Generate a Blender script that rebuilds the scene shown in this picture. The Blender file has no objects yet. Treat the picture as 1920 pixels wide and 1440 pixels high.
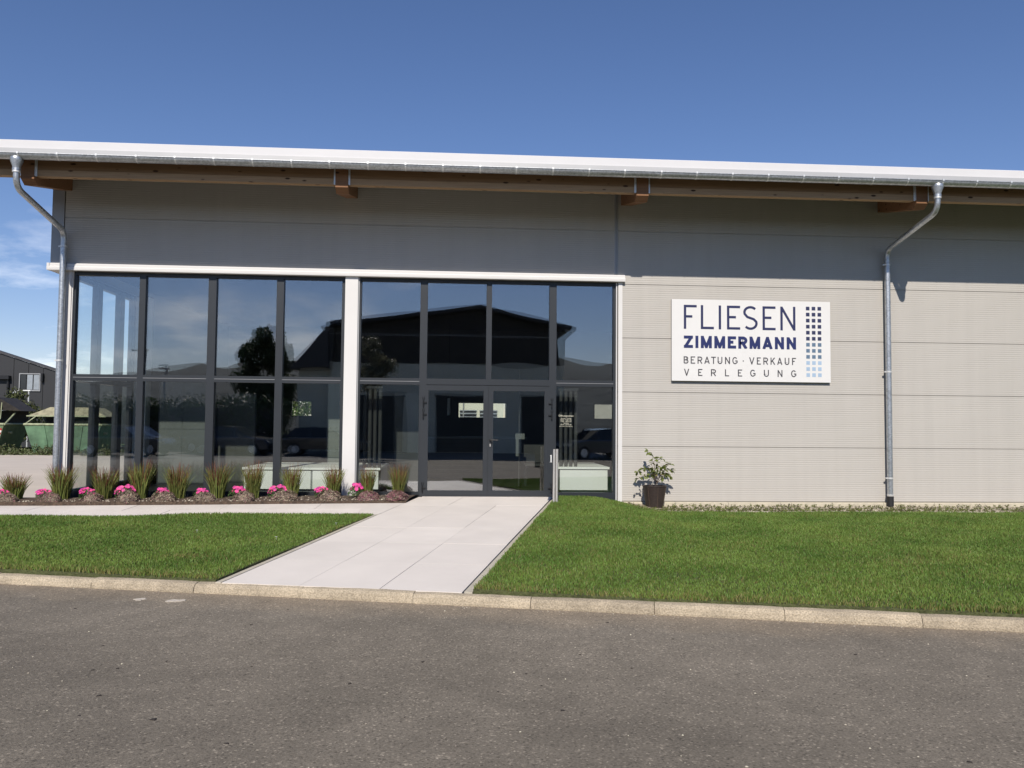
import bpy, math, random
import numpy as np
from mathutils import Vector, Matrix

random.seed(7)
rng = np.random.default_rng(7)
S = bpy.context.scene
COL = S.collection

# ------------------------------------------------------------------ camera
def cam_matrix(yaw, pitch, roll, loc):
    r = Vector((math.cos(yaw), -math.sin(yaw), 0))
    f = Vector((math.sin(yaw) * math.cos(pitch), math.cos(yaw) * math.cos(pitch), math.sin(pitch)))
    u = r.cross(f)
    c, s = math.cos(roll), math.sin(roll)
    r2 = r * c + u * s
    u2 = u * c - r * s
    m = Matrix((r2, u2, -f)).transposed().to_4x4()
    m.translation = loc
    return m
cd = bpy.data.cameras.new('camera')
cd.sensor_fit = 'HORIZONTAL'
cd.sensor_width = 36.0
cd.lens = 36.0 * 1550 / 1920
cd.clip_start = 0.1
cd.clip_end = 3000
cam = bpy.data.objects.new('camera', cd)
COL.objects.link(cam)
cam.matrix_world = cam_matrix(0.0668478, 0.0494389, 0.0090214, Vector((0, -15.0636, 1.3831)))
S.camera = cam

# ------------------------------------------------------------------ light
SUN_DIR = Vector((-0.145, -1.0, 0.868)).normalized()          # towards the sun
EL = math.asin(SUN_DIR.z)
AZ = math.atan2(SUN_DIR.x, SUN_DIR.y)
sd = bpy.data.lights.new('sun', 'SUN')
sd.energy = 4.9
sd.angle = math.radians(0.53)
sd.color = (1.0, 0.93, 0.84)
sun = bpy.data.objects.new('sun', sd)
COL.objects.link(sun)
sun.location = (-5, -40, 40)
sun.rotation_euler = SUN_DIR.to_track_quat('Z', 'Y').to_euler()

W = bpy.data.worlds.new('World')
S.world = W
W.use_nodes = True
nt = W.node_tree
nt.nodes.clear()
def nn(nt, t, **kw):
    n = nt.nodes.new(t)
    for k, v in kw.items():
        setattr(n, k, v)
    return n
sky = nn(nt, 'ShaderNodeTexSky', sky_type='NISHITA', sun_disc=False)
sky.sun_elevation = EL
sky.sun_rotation = AZ
sky.altitude = 300
sky.air_density = 1.0
sky.dust_density = 0.05
sky.ozone_density = 3.5
tc = nn(nt, 'ShaderNodeTexCoord')
sep = nn(nt, 'ShaderNodeSeparateXYZ')
nt.links.new(tc.outputs['Generated'], sep.inputs[0])
# thin clouds low over the horizon: project the direction on a flat layer
mx = nn(nt, 'ShaderNodeMath', operation='MAXIMUM'); mx.inputs[1].default_value = 0.0
nt.links.new(sep.outputs['Z'], mx.inputs[0])
ad = nn(nt, 'ShaderNodeMath', operation='ADD'); ad.inputs[1].default_value = 0.16
nt.links.new(mx.outputs[0], ad.inputs[0])
dv = nn(nt, 'ShaderNodeVectorMath', operation='DIVIDE')
cmb = nn(nt, 'ShaderNodeCombineXYZ')
for i in range(3):
    nt.links.new(ad.outputs[0], cmb.inputs[i])
nt.links.new(tc.outputs['Generated'], dv.inputs[0]); nt.links.new(cmb.outputs[0], dv.inputs[1])
nz = nn(nt, 'ShaderNodeTexNoise'); off_ = nn(nt, 'ShaderNodeVectorMath', operation='ADD'); off_.inputs[1].default_value = (52.3, 7.7, 0.0)
nt.links.new(dv.outputs[0], off_.inputs[0])
nz.inputs['Scale'].default_value = 1.15; nz.inputs['Detail'].default_value = 9; nz.inputs['Roughness'].default_value = 0.6
nt.links.new(off_.outputs[0], nz.inputs['Vector'])
cr = nn(nt, 'ShaderNodeMapRange'); cr.inputs['From Min'].default_value = 0.51; cr.inputs['From Max'].default_value = 0.74
nt.links.new(nz.outputs['Fac'], cr.inputs['Value'])
bandA = nn(nt, 'ShaderNodeMapRange'); bandA.inputs['From Min'].default_value = 0.27; bandA.inputs['From Max'].default_value = 0.10
nt.links.new(sep.outputs['Z'], bandA.inputs['Value'])
mulc = nn(nt, 'ShaderNodeMath', operation='MULTIPLY')
nt.links.new(cr.outputs[0], mulc.inputs[0]); nt.links.new(bandA.outputs[0], mulc.inputs[1])
mulc2 = nn(nt, 'ShaderNodeMath', operation='MULTIPLY'); mulc2.inputs[1].default_value = 0.75
nt.links.new(mulc.outputs[0], mulc2.inputs[0])
mixc = nn(nt, 'ShaderNodeMix', data_type='RGBA'); mixc.inputs['B'].default_value = (19.0, 18.8, 18.6, 1)
hsv = nn(nt, 'ShaderNodeHueSaturation'); hsv.inputs['Saturation'].default_value = 1.10
gain = nn(nt, 'ShaderNodeMix', data_type='RGBA', blend_type='MULTIPLY'); gain.inputs['Factor'].default_value = 1.0; gain.inputs['B'].default_value = (1.19, 1.05, 1.15, 1)
nt.links.new(sky.outputs[0], hsv.inputs['Color']); nt.links.new(hsv.outputs[0], gain.inputs['A'])
nt.links.new(mulc2.outputs[0], mixc.inputs['Factor']); nt.links.new(gain.outputs['Result'], mixc.inputs['A'])
bg = nn(nt, 'ShaderNodeBackground'); bg.inputs['Strength'].default_value = 0.092
nt.links.new(mixc.outputs['Result'], bg.inputs['Color'])
wo = nn(nt, 'ShaderNodeOutputWorld')
nt.links.new(bg.outputs[0], wo.inputs[0])

S.view_settings.view_transform = 'Standard'
S.view_settings.look = 'None'
S.view_settings.exposure = 0.0
S.view_settings.gamma = 1.0
S.view_settings.use_curve_mapping = False
S.cycles.use_denoising = True
S.cycles.caustics_reflective = False
S.cycles.caustics_refractive = False
S.cycles.max_bounces = 10
S.cycles.diffuse_bounces = 2
S.cycles.transparent_max_bounces = 24
S.cycles.sample_clamp_indirect = 8

# ------------------------------------------------------------------ materials
MATS = {}
def mat(name, col, rough=0.6, metal=0.0, spec=0.5, var=0.0, scale=6.0, bump=0.0, bscale=60.0, detail=6, col2=None, rand=0.0, coat=0.0):
    m = bpy.data.materials.new(name); m.use_nodes = True
    t = m.node_tree; b = t.nodes['Principled BSDF']
    b.inputs['Roughness'].default_value = rough; b.inputs['Metallic'].default_value = metal
    b.inputs['Specular IOR Level'].default_value = spec
    if coat: b.inputs['Coat Weight'].default_value = coat
    geo = nn(t, 'ShaderNodeNewGeometry')
    src = None
    if var or col2:
        n = nn(t, 'ShaderNodeTexNoise'); n.inputs['Scale'].default_value = scale; n.inputs['Detail'].default_value = detail
        t.links.new(geo.outputs['Position'], n.inputs['Vector'])
        r = nn(t, 'ShaderNodeMapRange'); r.inputs['From Min'].default_value = 0.3; r.inputs['From Max'].default_value = 0.7
        t.links.new(n.outputs['Fac'], r.inputs['Value'])
        mi = nn(t, 'ShaderNodeMix', data_type='RGBA')
        c2 = col2 or tuple(c * (1 + var) for c in col); c1 = col if col2 else tuple(c * (1 - var) for c in col)
        mi.inputs['A'].default_value = (*c1, 1); mi.inputs['B'].default_value = (*c2, 1)
        t.links.new(r.outputs[0], mi.inputs['Factor'])
        src = mi.outputs['Result']
    if rand:
        h = nn(t, 'ShaderNodeHueSaturation')
        if src: t.links.new(src, h.inputs['Color'])
        else: h.inputs['Color'].default_value = (*col, 1)
        r1 = nn(t, 'ShaderNodeMapRange'); r1.inputs['To Min'].default_value = 1 - rand; r1.inputs['To Max'].default_value = 1 + rand
        t.links.new(geo.outputs['Random Per Island'], r1.inputs['Value']); t.links.new(r1.outputs[0], h.inputs['Value'])
        r2 = nn(t, 'ShaderNodeMapRange'); r2.inputs['To Min'].default_value = 0.5 - rand * 0.07; r2.inputs['To Max'].default_value = 0.5 + rand * 0.05
        t.links.new(geo.outputs['Random Per Island'], r2.inputs['Value']); t.links.new(r2.outputs[0], h.inputs['Hue'])
        src = h.outputs['Color']
    if src: t.links.new(src, b.inputs['Base Color'])
    else: b.inputs['Base Color'].default_value = (*col, 1)
    if bump:
        n2 = nn(t, 'ShaderNodeTexNoise'); n2.inputs['Scale'].default_value = bscale; n2.inputs['Detail'].default_value = 5
        t.links.new(geo.outputs['Position'], n2.inputs['Vector'])
        bp = nn(t, 'ShaderNodeBump'); bp.inputs['Strength'].default_value = 1.0; bp.inputs['Distance'].default_value = bump
        t.links.new(n2.outputs['Fac'], bp.inputs['Height']); t.links.new(bp.outputs[0], b.inputs['Normal'])
    MATS[name] = m
    return m

def leaf_mat(name, col, var=0.25, rand=0.35, trans=0.3, col2=None, scale=3.0):
    m = mat(name, col, 0.55, var=var, scale=scale, rand=rand, spec=0.35, col2=col2)
    t = m.node_tree; b = t.nodes['Principled BSDF']
    tr = nn(t, 'ShaderNodeBsdfTranslucent')
    src = b.inputs['Base Color'].links[0].from_socket
    t.links.new(src, tr.inputs['Color'])
    ms = nn(t, 'ShaderNodeMixShader'); ms.inputs[0].default_value = trans
    out = t.nodes['Material Output']
    t.links.new(b.outputs[0], ms.inputs[1]); t.links.new(tr.outputs[0], ms.inputs[2]); t.links.new(ms.outputs[0], out.inputs[0])
    return m

M_PANEL = mat('panel_grey', (0.472, 0.447, 0.408), 0.5, var=0.025, scale=0.5, spec=0.4)
M_TRIMGREY = mat('trim_grey', (0.34, 0.345, 0.35), 0.45, metal=0.2, var=0.02, scale=2)
M_WHITE = mat('white_coated_metal', (0.67, 0.655, 0.635), 0.4, var=0.015, scale=2)
M_FASCIA = mat('fascia_white', (0.68, 0.67, 0.665), 0.45, var=0.02, scale=1.5)
M_FLASH = mat('drip_flashing', (0.46, 0.46, 0.455), 0.45, metal=0.1, var=0.05, scale=1.2)
M_FRAME = mat('anthracite_frame', (0.021, 0.025, 0.030), 0.42, var=0.05, scale=3, spec=0.5)
M_DARKFRAME = mat('black_plastic', (0.012, 0.012, 0.013), 0.4)
M_BLACK = mat('black_rubber', (0.015, 0.015, 0.016), 0.6, var=0.1, scale=30)
M_STEEL = mat('stainless_steel', (0.78, 0.74, 0.69), 0.34, metal=0.75, var=0.04, scale=20)
M_PLINTH = mat('plinth_concrete', (0.52, 0.47, 0.36), 0.8, var=0.1, scale=14, bump=0.003, bscale=120)
M_SLAB = mat('path_slab', (0.72, 0.665, 0.605), 0.55, var=0.05, scale=1.6, bump=0.0006, bscale=260)
def object_tone(m, lo, hi, streak=0.0):
    t = m.node_tree; b = t.nodes['Principled BSDF']; src = b.inputs['Base Color'].links[0].from_socket
    oi = nn(t, 'ShaderNodeObjectInfo'); r = nn(t, 'ShaderNodeMapRange'); r.inputs['To Min'].default_value = lo; r.inputs['To Max'].default_value = hi
    t.links.new(oi.outputs['Random'], r.inputs['Value']); val = r.outputs[0]
    if streak:
        g = nn(t, 'ShaderNodeNewGeometry'); mp = nn(t, 'ShaderNodeMapping'); mp.inputs['Scale'].default_value = (5.5, 5.5, 0.35)
        n = nn(t, 'ShaderNodeTexNoise'); n.inputs['Scale'].default_value = 1.0; n.inputs['Detail'].default_value = 6
        t.links.new(g.outputs['Position'], mp.inputs['Vector']); t.links.new(mp.outputs[0], n.inputs['Vector'])
        r2 = nn(t, 'ShaderNodeMapRange'); r2.inputs['From Min'].default_value = .35; r2.inputs['From Max'].default_value = .7; r2.inputs['To Min'].default_value = 1 + streak * .3; r2.inputs['To Max'].default_value = 1 - streak
        t.links.new(n.outputs['Fac'], r2.inputs['Value'])
        k = nn(t, 'ShaderNodeMath', operation='MULTIPLY'); t.links.new(val, k.inputs[0]); t.links.new(r2.outputs[0], k.inputs[1]); val = k.outputs[0]
    h = nn(t, 'ShaderNodeHueSaturation'); t.links.new(src, h.inputs['Color']); t.links.new(val, h.inputs['Value'])
    t.links.new(h.outputs[0], b.inputs['Base Color'])
object_tone(M_SLAB, .955, 1.03)
object_tone(M_PANEL, .985, 1.015, .035)
M_EDGE = mat('edging_concrete', (0.47, 0.43, 0.35), 0.8, var=0.12, scale=20, bump=0.002, bscale=150)
M_SOIL = mat('soil', (0.085, 0.058, 0.04), 0.95, var=0.45, scale=25, bump=0.03, bscale=40)
M_GRAVEL = mat('gravel', (0.42, 0.37, 0.29), 0.9, var=0.2, scale=40, rand=0.4, bump=0.01, bscale=80)
M_TURFBASE = mat('turf_base', (0.075, 0.085, 0.030), 0.95, var=0.35, scale=14, bump=0.02, bscale=50)
M_YARD = mat('yard_concrete', (0.54, 0.475, 0.405), 0.85, var=0.08, scale=0.6, bump=0.004, bscale=60)
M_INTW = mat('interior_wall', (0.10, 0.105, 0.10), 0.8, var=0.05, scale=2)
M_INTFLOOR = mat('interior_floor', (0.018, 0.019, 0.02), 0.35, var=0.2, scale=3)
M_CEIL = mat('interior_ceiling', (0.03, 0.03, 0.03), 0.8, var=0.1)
M_POD = mat('podium_white', (0.88, 0.90, 0.86), 0.35, var=0.02, scale=2)
M_PODDARK = mat('podium_grey', (0.25, 0.27, 0.27), 0.4, var=0.05)
M_PIER = mat('white_plaster', (0.75, 0.76, 0.73), 0.7, var=0.02)
M_BOARD = mat('display_board', (0.12, 0.135, 0.13), 0.45, var=0.08, scale=1.2)
M_BLIND = mat('blind_slat', (0.028, 0.031, 0.031), 0.6, var=0.08)
M_POT = mat('woven_brown', (0.035, 0.024, 0.02), 0.55, var=0.3, scale=60)
M_STEM = mat('bark_stem', (0.09, 0.06, 0.04), 0.8, var=0.3, scale=30)
M_NAVY = mat('navy_print', (0.022, 0.026, 0.085), 0.4, var=0.05)
M_NAVY2 = mat('navy_bold_print', (0.018, 0.026, 0.11), 0.4, var=0.05)
M_SLATE = mat('grey_print', (0.06, 0.058, 0.065), 0.4, var=0.05)
M_SQ1 = mat('square_navy', (0.028, 0.032, 0.085), 0.4, var=0.05)
M_SQ2 = mat('square_steel_blue', (0.115, 0.18, 0.26), 0.4, var=0.05)
M_SQ3 = mat('square_light_blue', (0.36, 0.48, 0.62), 0.4, var=0.05)
M_SIGN = mat('sign_white', (0.72, 0.71, 0.69), 0.35, var=0.01)
M_SIGNB = mat('sign_edge', (0.10, 0.10, 0.095), 0.5, var=0.05)
M_SKIP = mat('skip_green', (0.10, 0.185, 0.105), 0.6, var=0.35, scale=3, bump=0.004, bscale=12)
M_SKIP2 = mat('skip_olive', (0.12, 0.17, 0.085), 0.65, var=0.35, scale=3, bump=0.004, bscale=12)
M_RIM = mat('skip_rim_pale', (0.30, 0.33, 0.20), 0.6, var=0.3, scale=8)
M_LID = mat('skip_lid', (0.27, 0.25, 0.16), 0.7, var=0.35, scale=5)
M_LIDDARK = mat('skip_lid_dark', (0.028, 0.024, 0.02), 0.7, var=0.4, scale=6)
M_REDW = mat('hazard_red', (0.40, 0.03, 0.03), 0.5, var=0.1)
M_HAZW = mat('hazard_white', (0.72, 0.70, 0.65), 0.5, var=0.1)
M_HALLG = mat('hall_cladding', (0.024, 0.025, 0.028), 0.6, var=0.06, scale=1)
M_ROOFD = mat('dark_roof', (0.05, 0.05, 0.055), 0.6, var=0.1)
M_OPP = mat('dark_timber_cladding', (0.035, 0.032, 0.03), 0.75, var=0.25, scale=2)
M_OPPB = mat('pale_render', (0.74, 0.72, 0.58), 0.85, var=0.05, scale=1)
M_CREAM = mat('cream_render', (0.68, 0.68, 0.56), 0.85, var=0.03, scale=1)
M_WINDARK = mat('window_dark', (0.02, 0.022, 0.026), 0.1, spec=0.6)
M_WINPALE = mat('window_pale', (0.30, 0.33, 0.36), 0.2, spec=0.6, var=0.1)
M_CAR = mat('car_paint_dark', (0.012, 0.014, 0.018), 0.25, spec=0.6, coat=1.0)
M_CAR2 = mat('car_paint_blue', (0.015, 0.022, 0.045), 0.25, spec=0.6, coat=1.0)
M_LAMP = mat('lamp_glass', (0.75, 0.76, 0.78), 0.1, metal=0.6)
M_HILL = mat('hill_forest_haze', (0.035, 0.05, 0.055), 0.95, var=0.3, scale=0.04, bump=2.0, bscale=0.12)  # forest colour tinted blue to stand in for distance haze
M_MEADOW = mat('meadow', (0.07, 0.10, 0.03), 0.95, var=0.3, scale=0.2)
M_LEAF_G = leaf_mat('ornamental_grass_green', (0.20, 0.225, 0.062), rand=0.4)
M_LEAF_R = leaf_mat('ornamental_grass_red', (0.19, 0.075, 0.04), rand=0.4)
M_TREE = leaf_mat('tree_leaf', (0.035, 0.06, 0.018), rand=0.5)
M_TREE2 = leaf_mat('tree_leaf_lit', (0.19, 0.19, 0.12), rand=0.5)  # lit look of the round tree put into a paler leaf colour
M_ROSE = leaf_mat('potted_leaf', (0.15, 0.18, 0.05), rand=0.45, scale=8)
M_ROSE2 = leaf_mat('potted_leaf_yellow', (0.27, 0.24, 0.05), rand=0.3, scale=8)
M_PINK = leaf_mat('pink_petal', (0.70, 0.075, 0.28), rand=0.45, var=0.25, scale=20, trans=0.2)
M_FLEAF = leaf_mat('flower_leaf', (0.07, 0.115, 0.035), rand=0.4)
M_HEATH = leaf_mat('heather_leaf', (0.27, 0.215, 0.16), rand=0.65, var=0.45, scale=14, trans=0.15)
M_HEATHP = leaf_mat('heather_bloom', (0.34, 0.13, 0.17), rand=0.5, var=0.3, scale=14, trans=0.15)
M_GCOV = leaf_mat('ground_cover_leaf', (0.115, 0.125, 0.035), rand=0.6, var=0.4, scale=6)

def wood_mat(name, a, b_):
    m = mat(name, a, 0.7, spec=0.3)
    t = m.node_tree; bs = t.nodes['Principled BSDF']
    tcn = nn(t, 'ShaderNodeTexCoord')
    mp = nn(t, 'ShaderNodeMapping'); mp.inputs['Scale'].default_value = (1.3, 16, 22)
    t.links.new(tcn.outputs['Object'], mp.inputs['Vector'])
    n = nn(t, 'ShaderNodeTexNoise'); n.inputs['Scale'].default_value = 2.0; n.inputs['Detail'].default_value = 7
    t.links.new(mp.outputs[0], n.inputs['Vector'])
    mi = nn(t, 'ShaderNodeMix', data_type='RGBA'); mi.inputs['A'].default_value = (*a, 1); mi.inputs['B'].default_value = (*b_, 1)
    r = nn(t, 'ShaderNodeMapRange'); r.inputs['From Min'].default_value = .3; r.inputs['From Max'].default_value = .7
    t.links.new(n.outputs['Fac'], r.inputs['Value']); t.links.new(r.outputs[0], mi.inputs['Factor'])
    mp2 = nn(t, 'ShaderNodeMapping'); mp2.inputs['Scale'].default_value = (3.0, 9.0, 8.0)
    t.links.new(tcn.outputs['Object'], mp2.inputs['Vector'])
    v = nn(t, 'ShaderNodeTexVoronoi'); v.inputs['Scale'].default_value = 1.0
    t.links.new(mp2.outputs[0], v.inputs['Vector'])
    r2 = nn(t, 'ShaderNodeMapRange'); r2.inputs['From Min'].default_value = .10; r2.inputs['From Max'].default_value = .17
    t.links.new(v.outputs['Distance'], r2.inputs['Value'])
    mi2 = nn(t, 'ShaderNodeMix', data_type='RGBA'); mi2.inputs['A'].default_value = (0.05, 0.024, 0.012, 1)
    t.links.new(r2.outputs[0], mi2.inputs['Factor']); t.links.new(mi.outputs['Result'], mi2.inputs['B'])
    t.links.new(mi2.outputs['Result'], bs.inputs['Base Color'])
    return m
M_WOOD = wood_mat('glulam', (0.38, 0.245, 0.135), (0.46, 0.305, 0.175))
M_WOOD2 = wood_mat('glulam_dark', (0.24, 0.142, 0.074), (0.31, 0.185, 0.098))
M_BEAM = wood_mat('glulam_beam', (0.21, 0.105, 0.05), (0.27, 0.135, 0.065))

def zinc_mat():
    m = mat('galvanised_zinc', (0.42, 0.44, 0.45), 0.42, metal=0.85)
    t = m.node_tree; b = t.nodes['Principled BSDF']
    g = nn(t, 'ShaderNodeNewGeometry')
    v = nn(t, 'ShaderNodeTexVoronoi'); v.inputs['Scale'].default_value = 35
    t.links.new(g.outputs['Position'], v.inputs['Vector'])
    s = nn(t, 'ShaderNodeSeparateColor'); t.links.new(v.outputs['Color'], s.inputs[0])
    n = nn(t, 'ShaderNodeTexNoise'); n.inputs['Scale'].default_value = 4
    t.links.new(g.outputs['Position'], n.inputs['Vector'])
    a = nn(t, 'ShaderNodeMath', operation='ADD'); t.links.new(s.outputs[0], a.inputs[0]); t.links.new(n.outputs['Fac'], a.inputs[1])
    mi = nn(t, 'ShaderNodeMapRange'); mi.inputs['From Max'].default_value = 1.6
    mi.inputs['To Min'].default_value = 0.34; mi.inputs['To Max'].default_value = 0.62
    t.links.new(a.outputs[0], mi.inputs['Value'])
    c = nn(t, 'ShaderNodeCombineColor')
    for i in range(3): t.links.new(mi.outputs[0], c.inputs[i])
    mm = nn(t, 'ShaderNodeMix', data_type='RGBA', blend_type='MULTIPLY'); mm.inputs['Factor'].default_value = 1; mm.inputs['B'].default_value = (0.96, 1.0, 1.03, 1)
    t.links.new(c.outputs[0], mm.inputs['A']); t.links.new(mm.outputs['Result'], b.inputs['Base Color'])
    return m
M_ZINC = zinc_mat()
M_CLIP = mat('bracket_zinc_bright', (0.72, 0.72, 0.70), 0.45, metal=0.5, var=0.1, scale=30)

def asphalt_mat():
    m = mat('asphalt', (0.12, 0.11, 0.10), 0.85, spec=0.3)
    t = m.node_tree; b = t.nodes['Principled BSDF']
    g = nn(t, 'ShaderNodeNewGeometry')
    def noise(s, d=5):
        n = nn(t, 'ShaderNodeTexNoise'); n.inputs['Scale'].default_value = s; n.inputs['Detail'].default_value = d
        t.links.new(g.outputs['Position'], n.inputs['Vector']); return n.outputs['Fac']
    def rng_(x, a, b_, c, d):
        r = nn(t, 'ShaderNodeMapRange'); r.inputs[1].default_value = a; r.inputs[2].default_value = b_; r.inputs[3].default_value = c; r.inputs[4].default_value = d
        t.links.new(x, r.inputs[0]); return r.outputs[0]
    def mul(x, y):
        q = nn(t, 'ShaderNodeMath', operation='MULTIPLY'); t.links.new(x, q.inputs[0]); t.links.new(y, q.inputs[1]); return q.outputs[0]
    base = mul(rng_(noise(0.45, 4), .3, .7, .86, 1.12), rng_(noise(3.0, 6), .3, .7, .88, 1.10))
    base = mul(base, rng_(noise(70, 3), .3, .7, .77, 1.24))
    v = nn(t, 'ShaderNodeTexVoronoi'); v.inputs['Scale'].default_value = 85
    t.links.new(g.outputs['Position'], v.inputs['Vector'])
    s = nn(t, 'ShaderNodeSeparateColor'); t.links.new(v.outputs['Color'], s.inputs[0])
    base = mul(base, rng_(s.outputs[0], 0.0, 0.16, 0.55, 1.0))
    base = mul(base, rng_(s.outputs[1], 0.90, 1.0, 1.0, 1.9))
    v2 = nn(t, 'ShaderNodeTexVoronoi'); v2.inputs['Scale'].default_value = 30
    t.links.new(g.outputs['Position'], v2.inputs['Vector'])
    s2 = nn(t, 'ShaderNodeSeparateColor'); t.links.new(v2.outputs['Color'], s2.inputs[0])
    base = mul(base, rng_(s2.outputs[1], 0.955, 0.965, 1.0, 1.2))
    mm = nn(t, 'ShaderNodeMix', data_type='RGBA', blend_type='MULTIPLY'); mm.inputs['Factor'].default_value = 1
    dsum = nn(t, 'ShaderNodeVectorMath', operation='DOT_PRODUCT'); dsum.inputs[1].default_value = (0.2361, 0.9717, 0)
    t.links.new(g.outputs['Position'], dsum.inputs[0])
    wob = nn(t, 'ShaderNodeMath', operation='MULTIPLY_ADD'); wob.inputs[1].default_value = 0.7; t.links.new(noise(2.2, 5), wob.inputs[0]); t.links.new(dsum.outputs['Value'], wob.inputs[2])
    dust = rng_(wob.outputs[0], -7.60, -6.95, 0.0, 0.75)
    lane = nn(t, 'ShaderNodeMapRange'); lane.interpolation_type = 'SMOOTHSTEP'
    lane.inputs[1].default_value = -8.1; lane.inputs[2].default_value = -9.4; lane.inputs[3].default_value = 1.04; lane.inputs[4].default_value = 0.93
    t.links.new(wob.outputs[0], lane.inputs[0])
    base = mul(base, lane.outputs[0])
    dm = nn(t, 'ShaderNodeMix', data_type='RGBA'); dm.inputs['A'].default_value = (0.184, 0.160, 0.126, 1); dm.inputs['B'].default_value = (0.27, 0.215, 0.150, 1)
    t.links.new(dust, dm.inputs['Factor']); t.links.new(dm.outputs['Result'], mm.inputs['A'])
    c = nn(t, 'ShaderNodeCombineColor')
    for i in range(3): t.links.new(base, c.inputs[i])
    t.links.new(c.outputs[0], mm.inputs['B'])
    t.links.new(mm.outputs['Result'], b.inputs['Base Color'])
    bp = nn(t, 'ShaderNodeBump'); bp.inputs['Distance'].default_value = 0.006
    t.links.new(noise(120, 4), bp.inputs['Height']); t.links.new(bp.outputs[0], b.inputs['Normal'])
    return m
M_ASPH = asphalt_mat()

def kerb_mat():
    m = mat('kerb_concrete', (0.38, 0.335, 0.265), 0.85, spec=0.3)
    t = m.node_tree; b = t.nodes['Principled BSDF']
    g = nn(t, 'ShaderNodeNewGeometry'); oi = nn(t, 'ShaderNodeObjectInfo')
    n = nn(t, 'ShaderNodeTexNoise'); n.inputs['Scale'].default_value = 75; n.inputs['Detail'].default_value = 4
    n2 = nn(t, 'ShaderNodeTexNoise'); n2.inputs['Scale'].default_value = 5; n2.inputs['Detail'].default_value = 5
    for q in (n, n2): t.links.new(g.outputs['Position'], q.inputs['Vector'])
    def rr(x, a, b_, c, d):
        r = nn(t, 'ShaderNodeMapRange'); r.inputs[1].default_value = a; r.inputs[2].default_value = b_; r.inputs[3].default_value = c; r.inputs[4].default_value = d
        t.links.new(x, r.inputs[0]); return r.outputs[0]
    q = None
    for x in (rr(n.outputs['Fac'], .3, .7, .65, 1.25), rr(n2.outputs['Fac'], .3, .7, .8, 1.15), rr(oi.outputs['Random'], 0, 1, .9, 1.1)):
        if q is None: q = x; continue
        k = nn(t, 'ShaderNodeMath', operation='MULTIPLY'); t.links.new(q, k.inputs[0]); t.links.new(x, k.inputs[1]); q = k.outputs[0]
    c = nn(t, 'ShaderNodeCombineColor')
    for i in range(3): t.links.new(q, c.inputs[i])
    mm = nn(t, 'ShaderNodeMix', data_type='RGBA', blend_type='MULTIPLY'); mm.inputs['Factor'].default_value = 1
    mm.inputs['A'].default_value = (0.435, 0.365, 0.265, 1); t.links.new(c.outputs[0], mm.inputs['B'])
    t.links.new(mm.outputs['Result'], b.inputs['Base Color'])
    bp = nn(t, 'ShaderNodeBump'); bp.inputs['Distance'].default_value = 0.012
    t.links.new(n.outputs['Fac'], bp.inputs['Height']); t.links.new(bp.outputs[0], b.inputs['Normal'])
    return m
M_KERB = kerb_mat()

def grass_mat():
    m = leaf_mat('lawn_blade', (0.094, 0.174, 0.028), rand=0.34, var=0.0, col2=(0.185, 0.272, 0.054), scale=1.1, trans=0.25)
    t = m.node_tree
    # dry straw coloured blades, more of them towards the kerb (attribute "dry")
    b = t.nodes['Principled BSDF']
    src = b.inputs['Base Color'].links[0].from_socket
    at = nn(t, 'ShaderNodeAttribute', attribute_name='dry')
    mi = nn(t, 'ShaderNodeMix', data_type='RGBA'); mi.inputs['B'].default_value = (0.27, 0.22, 0.085, 1)
    t.links.new(at.outputs['Fac'], mi.inputs['Factor']); t.links.new(src, mi.inputs['A'])
    t.links.new(mi.outputs['Result'], b.inputs['Base Color'])
    for n in t.nodes:
        if n.type == 'BSDF_TRANSLUCENT': t.links.new(mi.outputs['Result'], n.inputs['Color'])
    return m
M_GRASS = grass_mat()

def glass_mat(name, tint, refl):
    m = bpy.data.materials.new(name); m.use_nodes = True
    t = m.node_tree; t.nodes.clear()
    tr = nn(t, 'ShaderNodeBsdfTransparent'); tr.inputs[0].default_value = (*tint, 1)
    gl = nn(t, 'ShaderNodeBsdfGlossy'); gl.inputs['Roughness'].default_value = 0.0; gl.inputs['Color'].default_value = (0.97, 0.97, 1.0, 1)
    fr = nn(t, 'ShaderNodeLayerWeight'); fr.inputs['Blend'].default_value = 0.5
    pw = nn(t, 'ShaderNodeMath', operation='POWER'); pw.inputs[1].default_value = 5.0
    t.links.new(fr.outputs['Facing'], pw.inputs[0])
    a = nn(t, 'ShaderNodeMath', operation='MULTIPLY_ADD', use_clamp=True); a.inputs[1].default_value = 1 - refl; a.inputs[2].default_value = refl
    t.links.new(pw.outputs[0], a.inputs[0])
    ms = nn(t, 'ShaderNodeMixShader')
    t.links.new(a.outputs[0], ms.inputs[0]); t.links.new(tr.outputs[0], ms.inputs[1]); t.links.new(gl.outputs[0], ms.inputs[2])
    o = nn(t, 'ShaderNodeOutputMaterial'); t.links.new(ms.outputs[0], o.inputs[0])
    return m
M_GLASS = glass_mat('window_glass', (0.98, 1.0, 0.98), 0.158)

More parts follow.
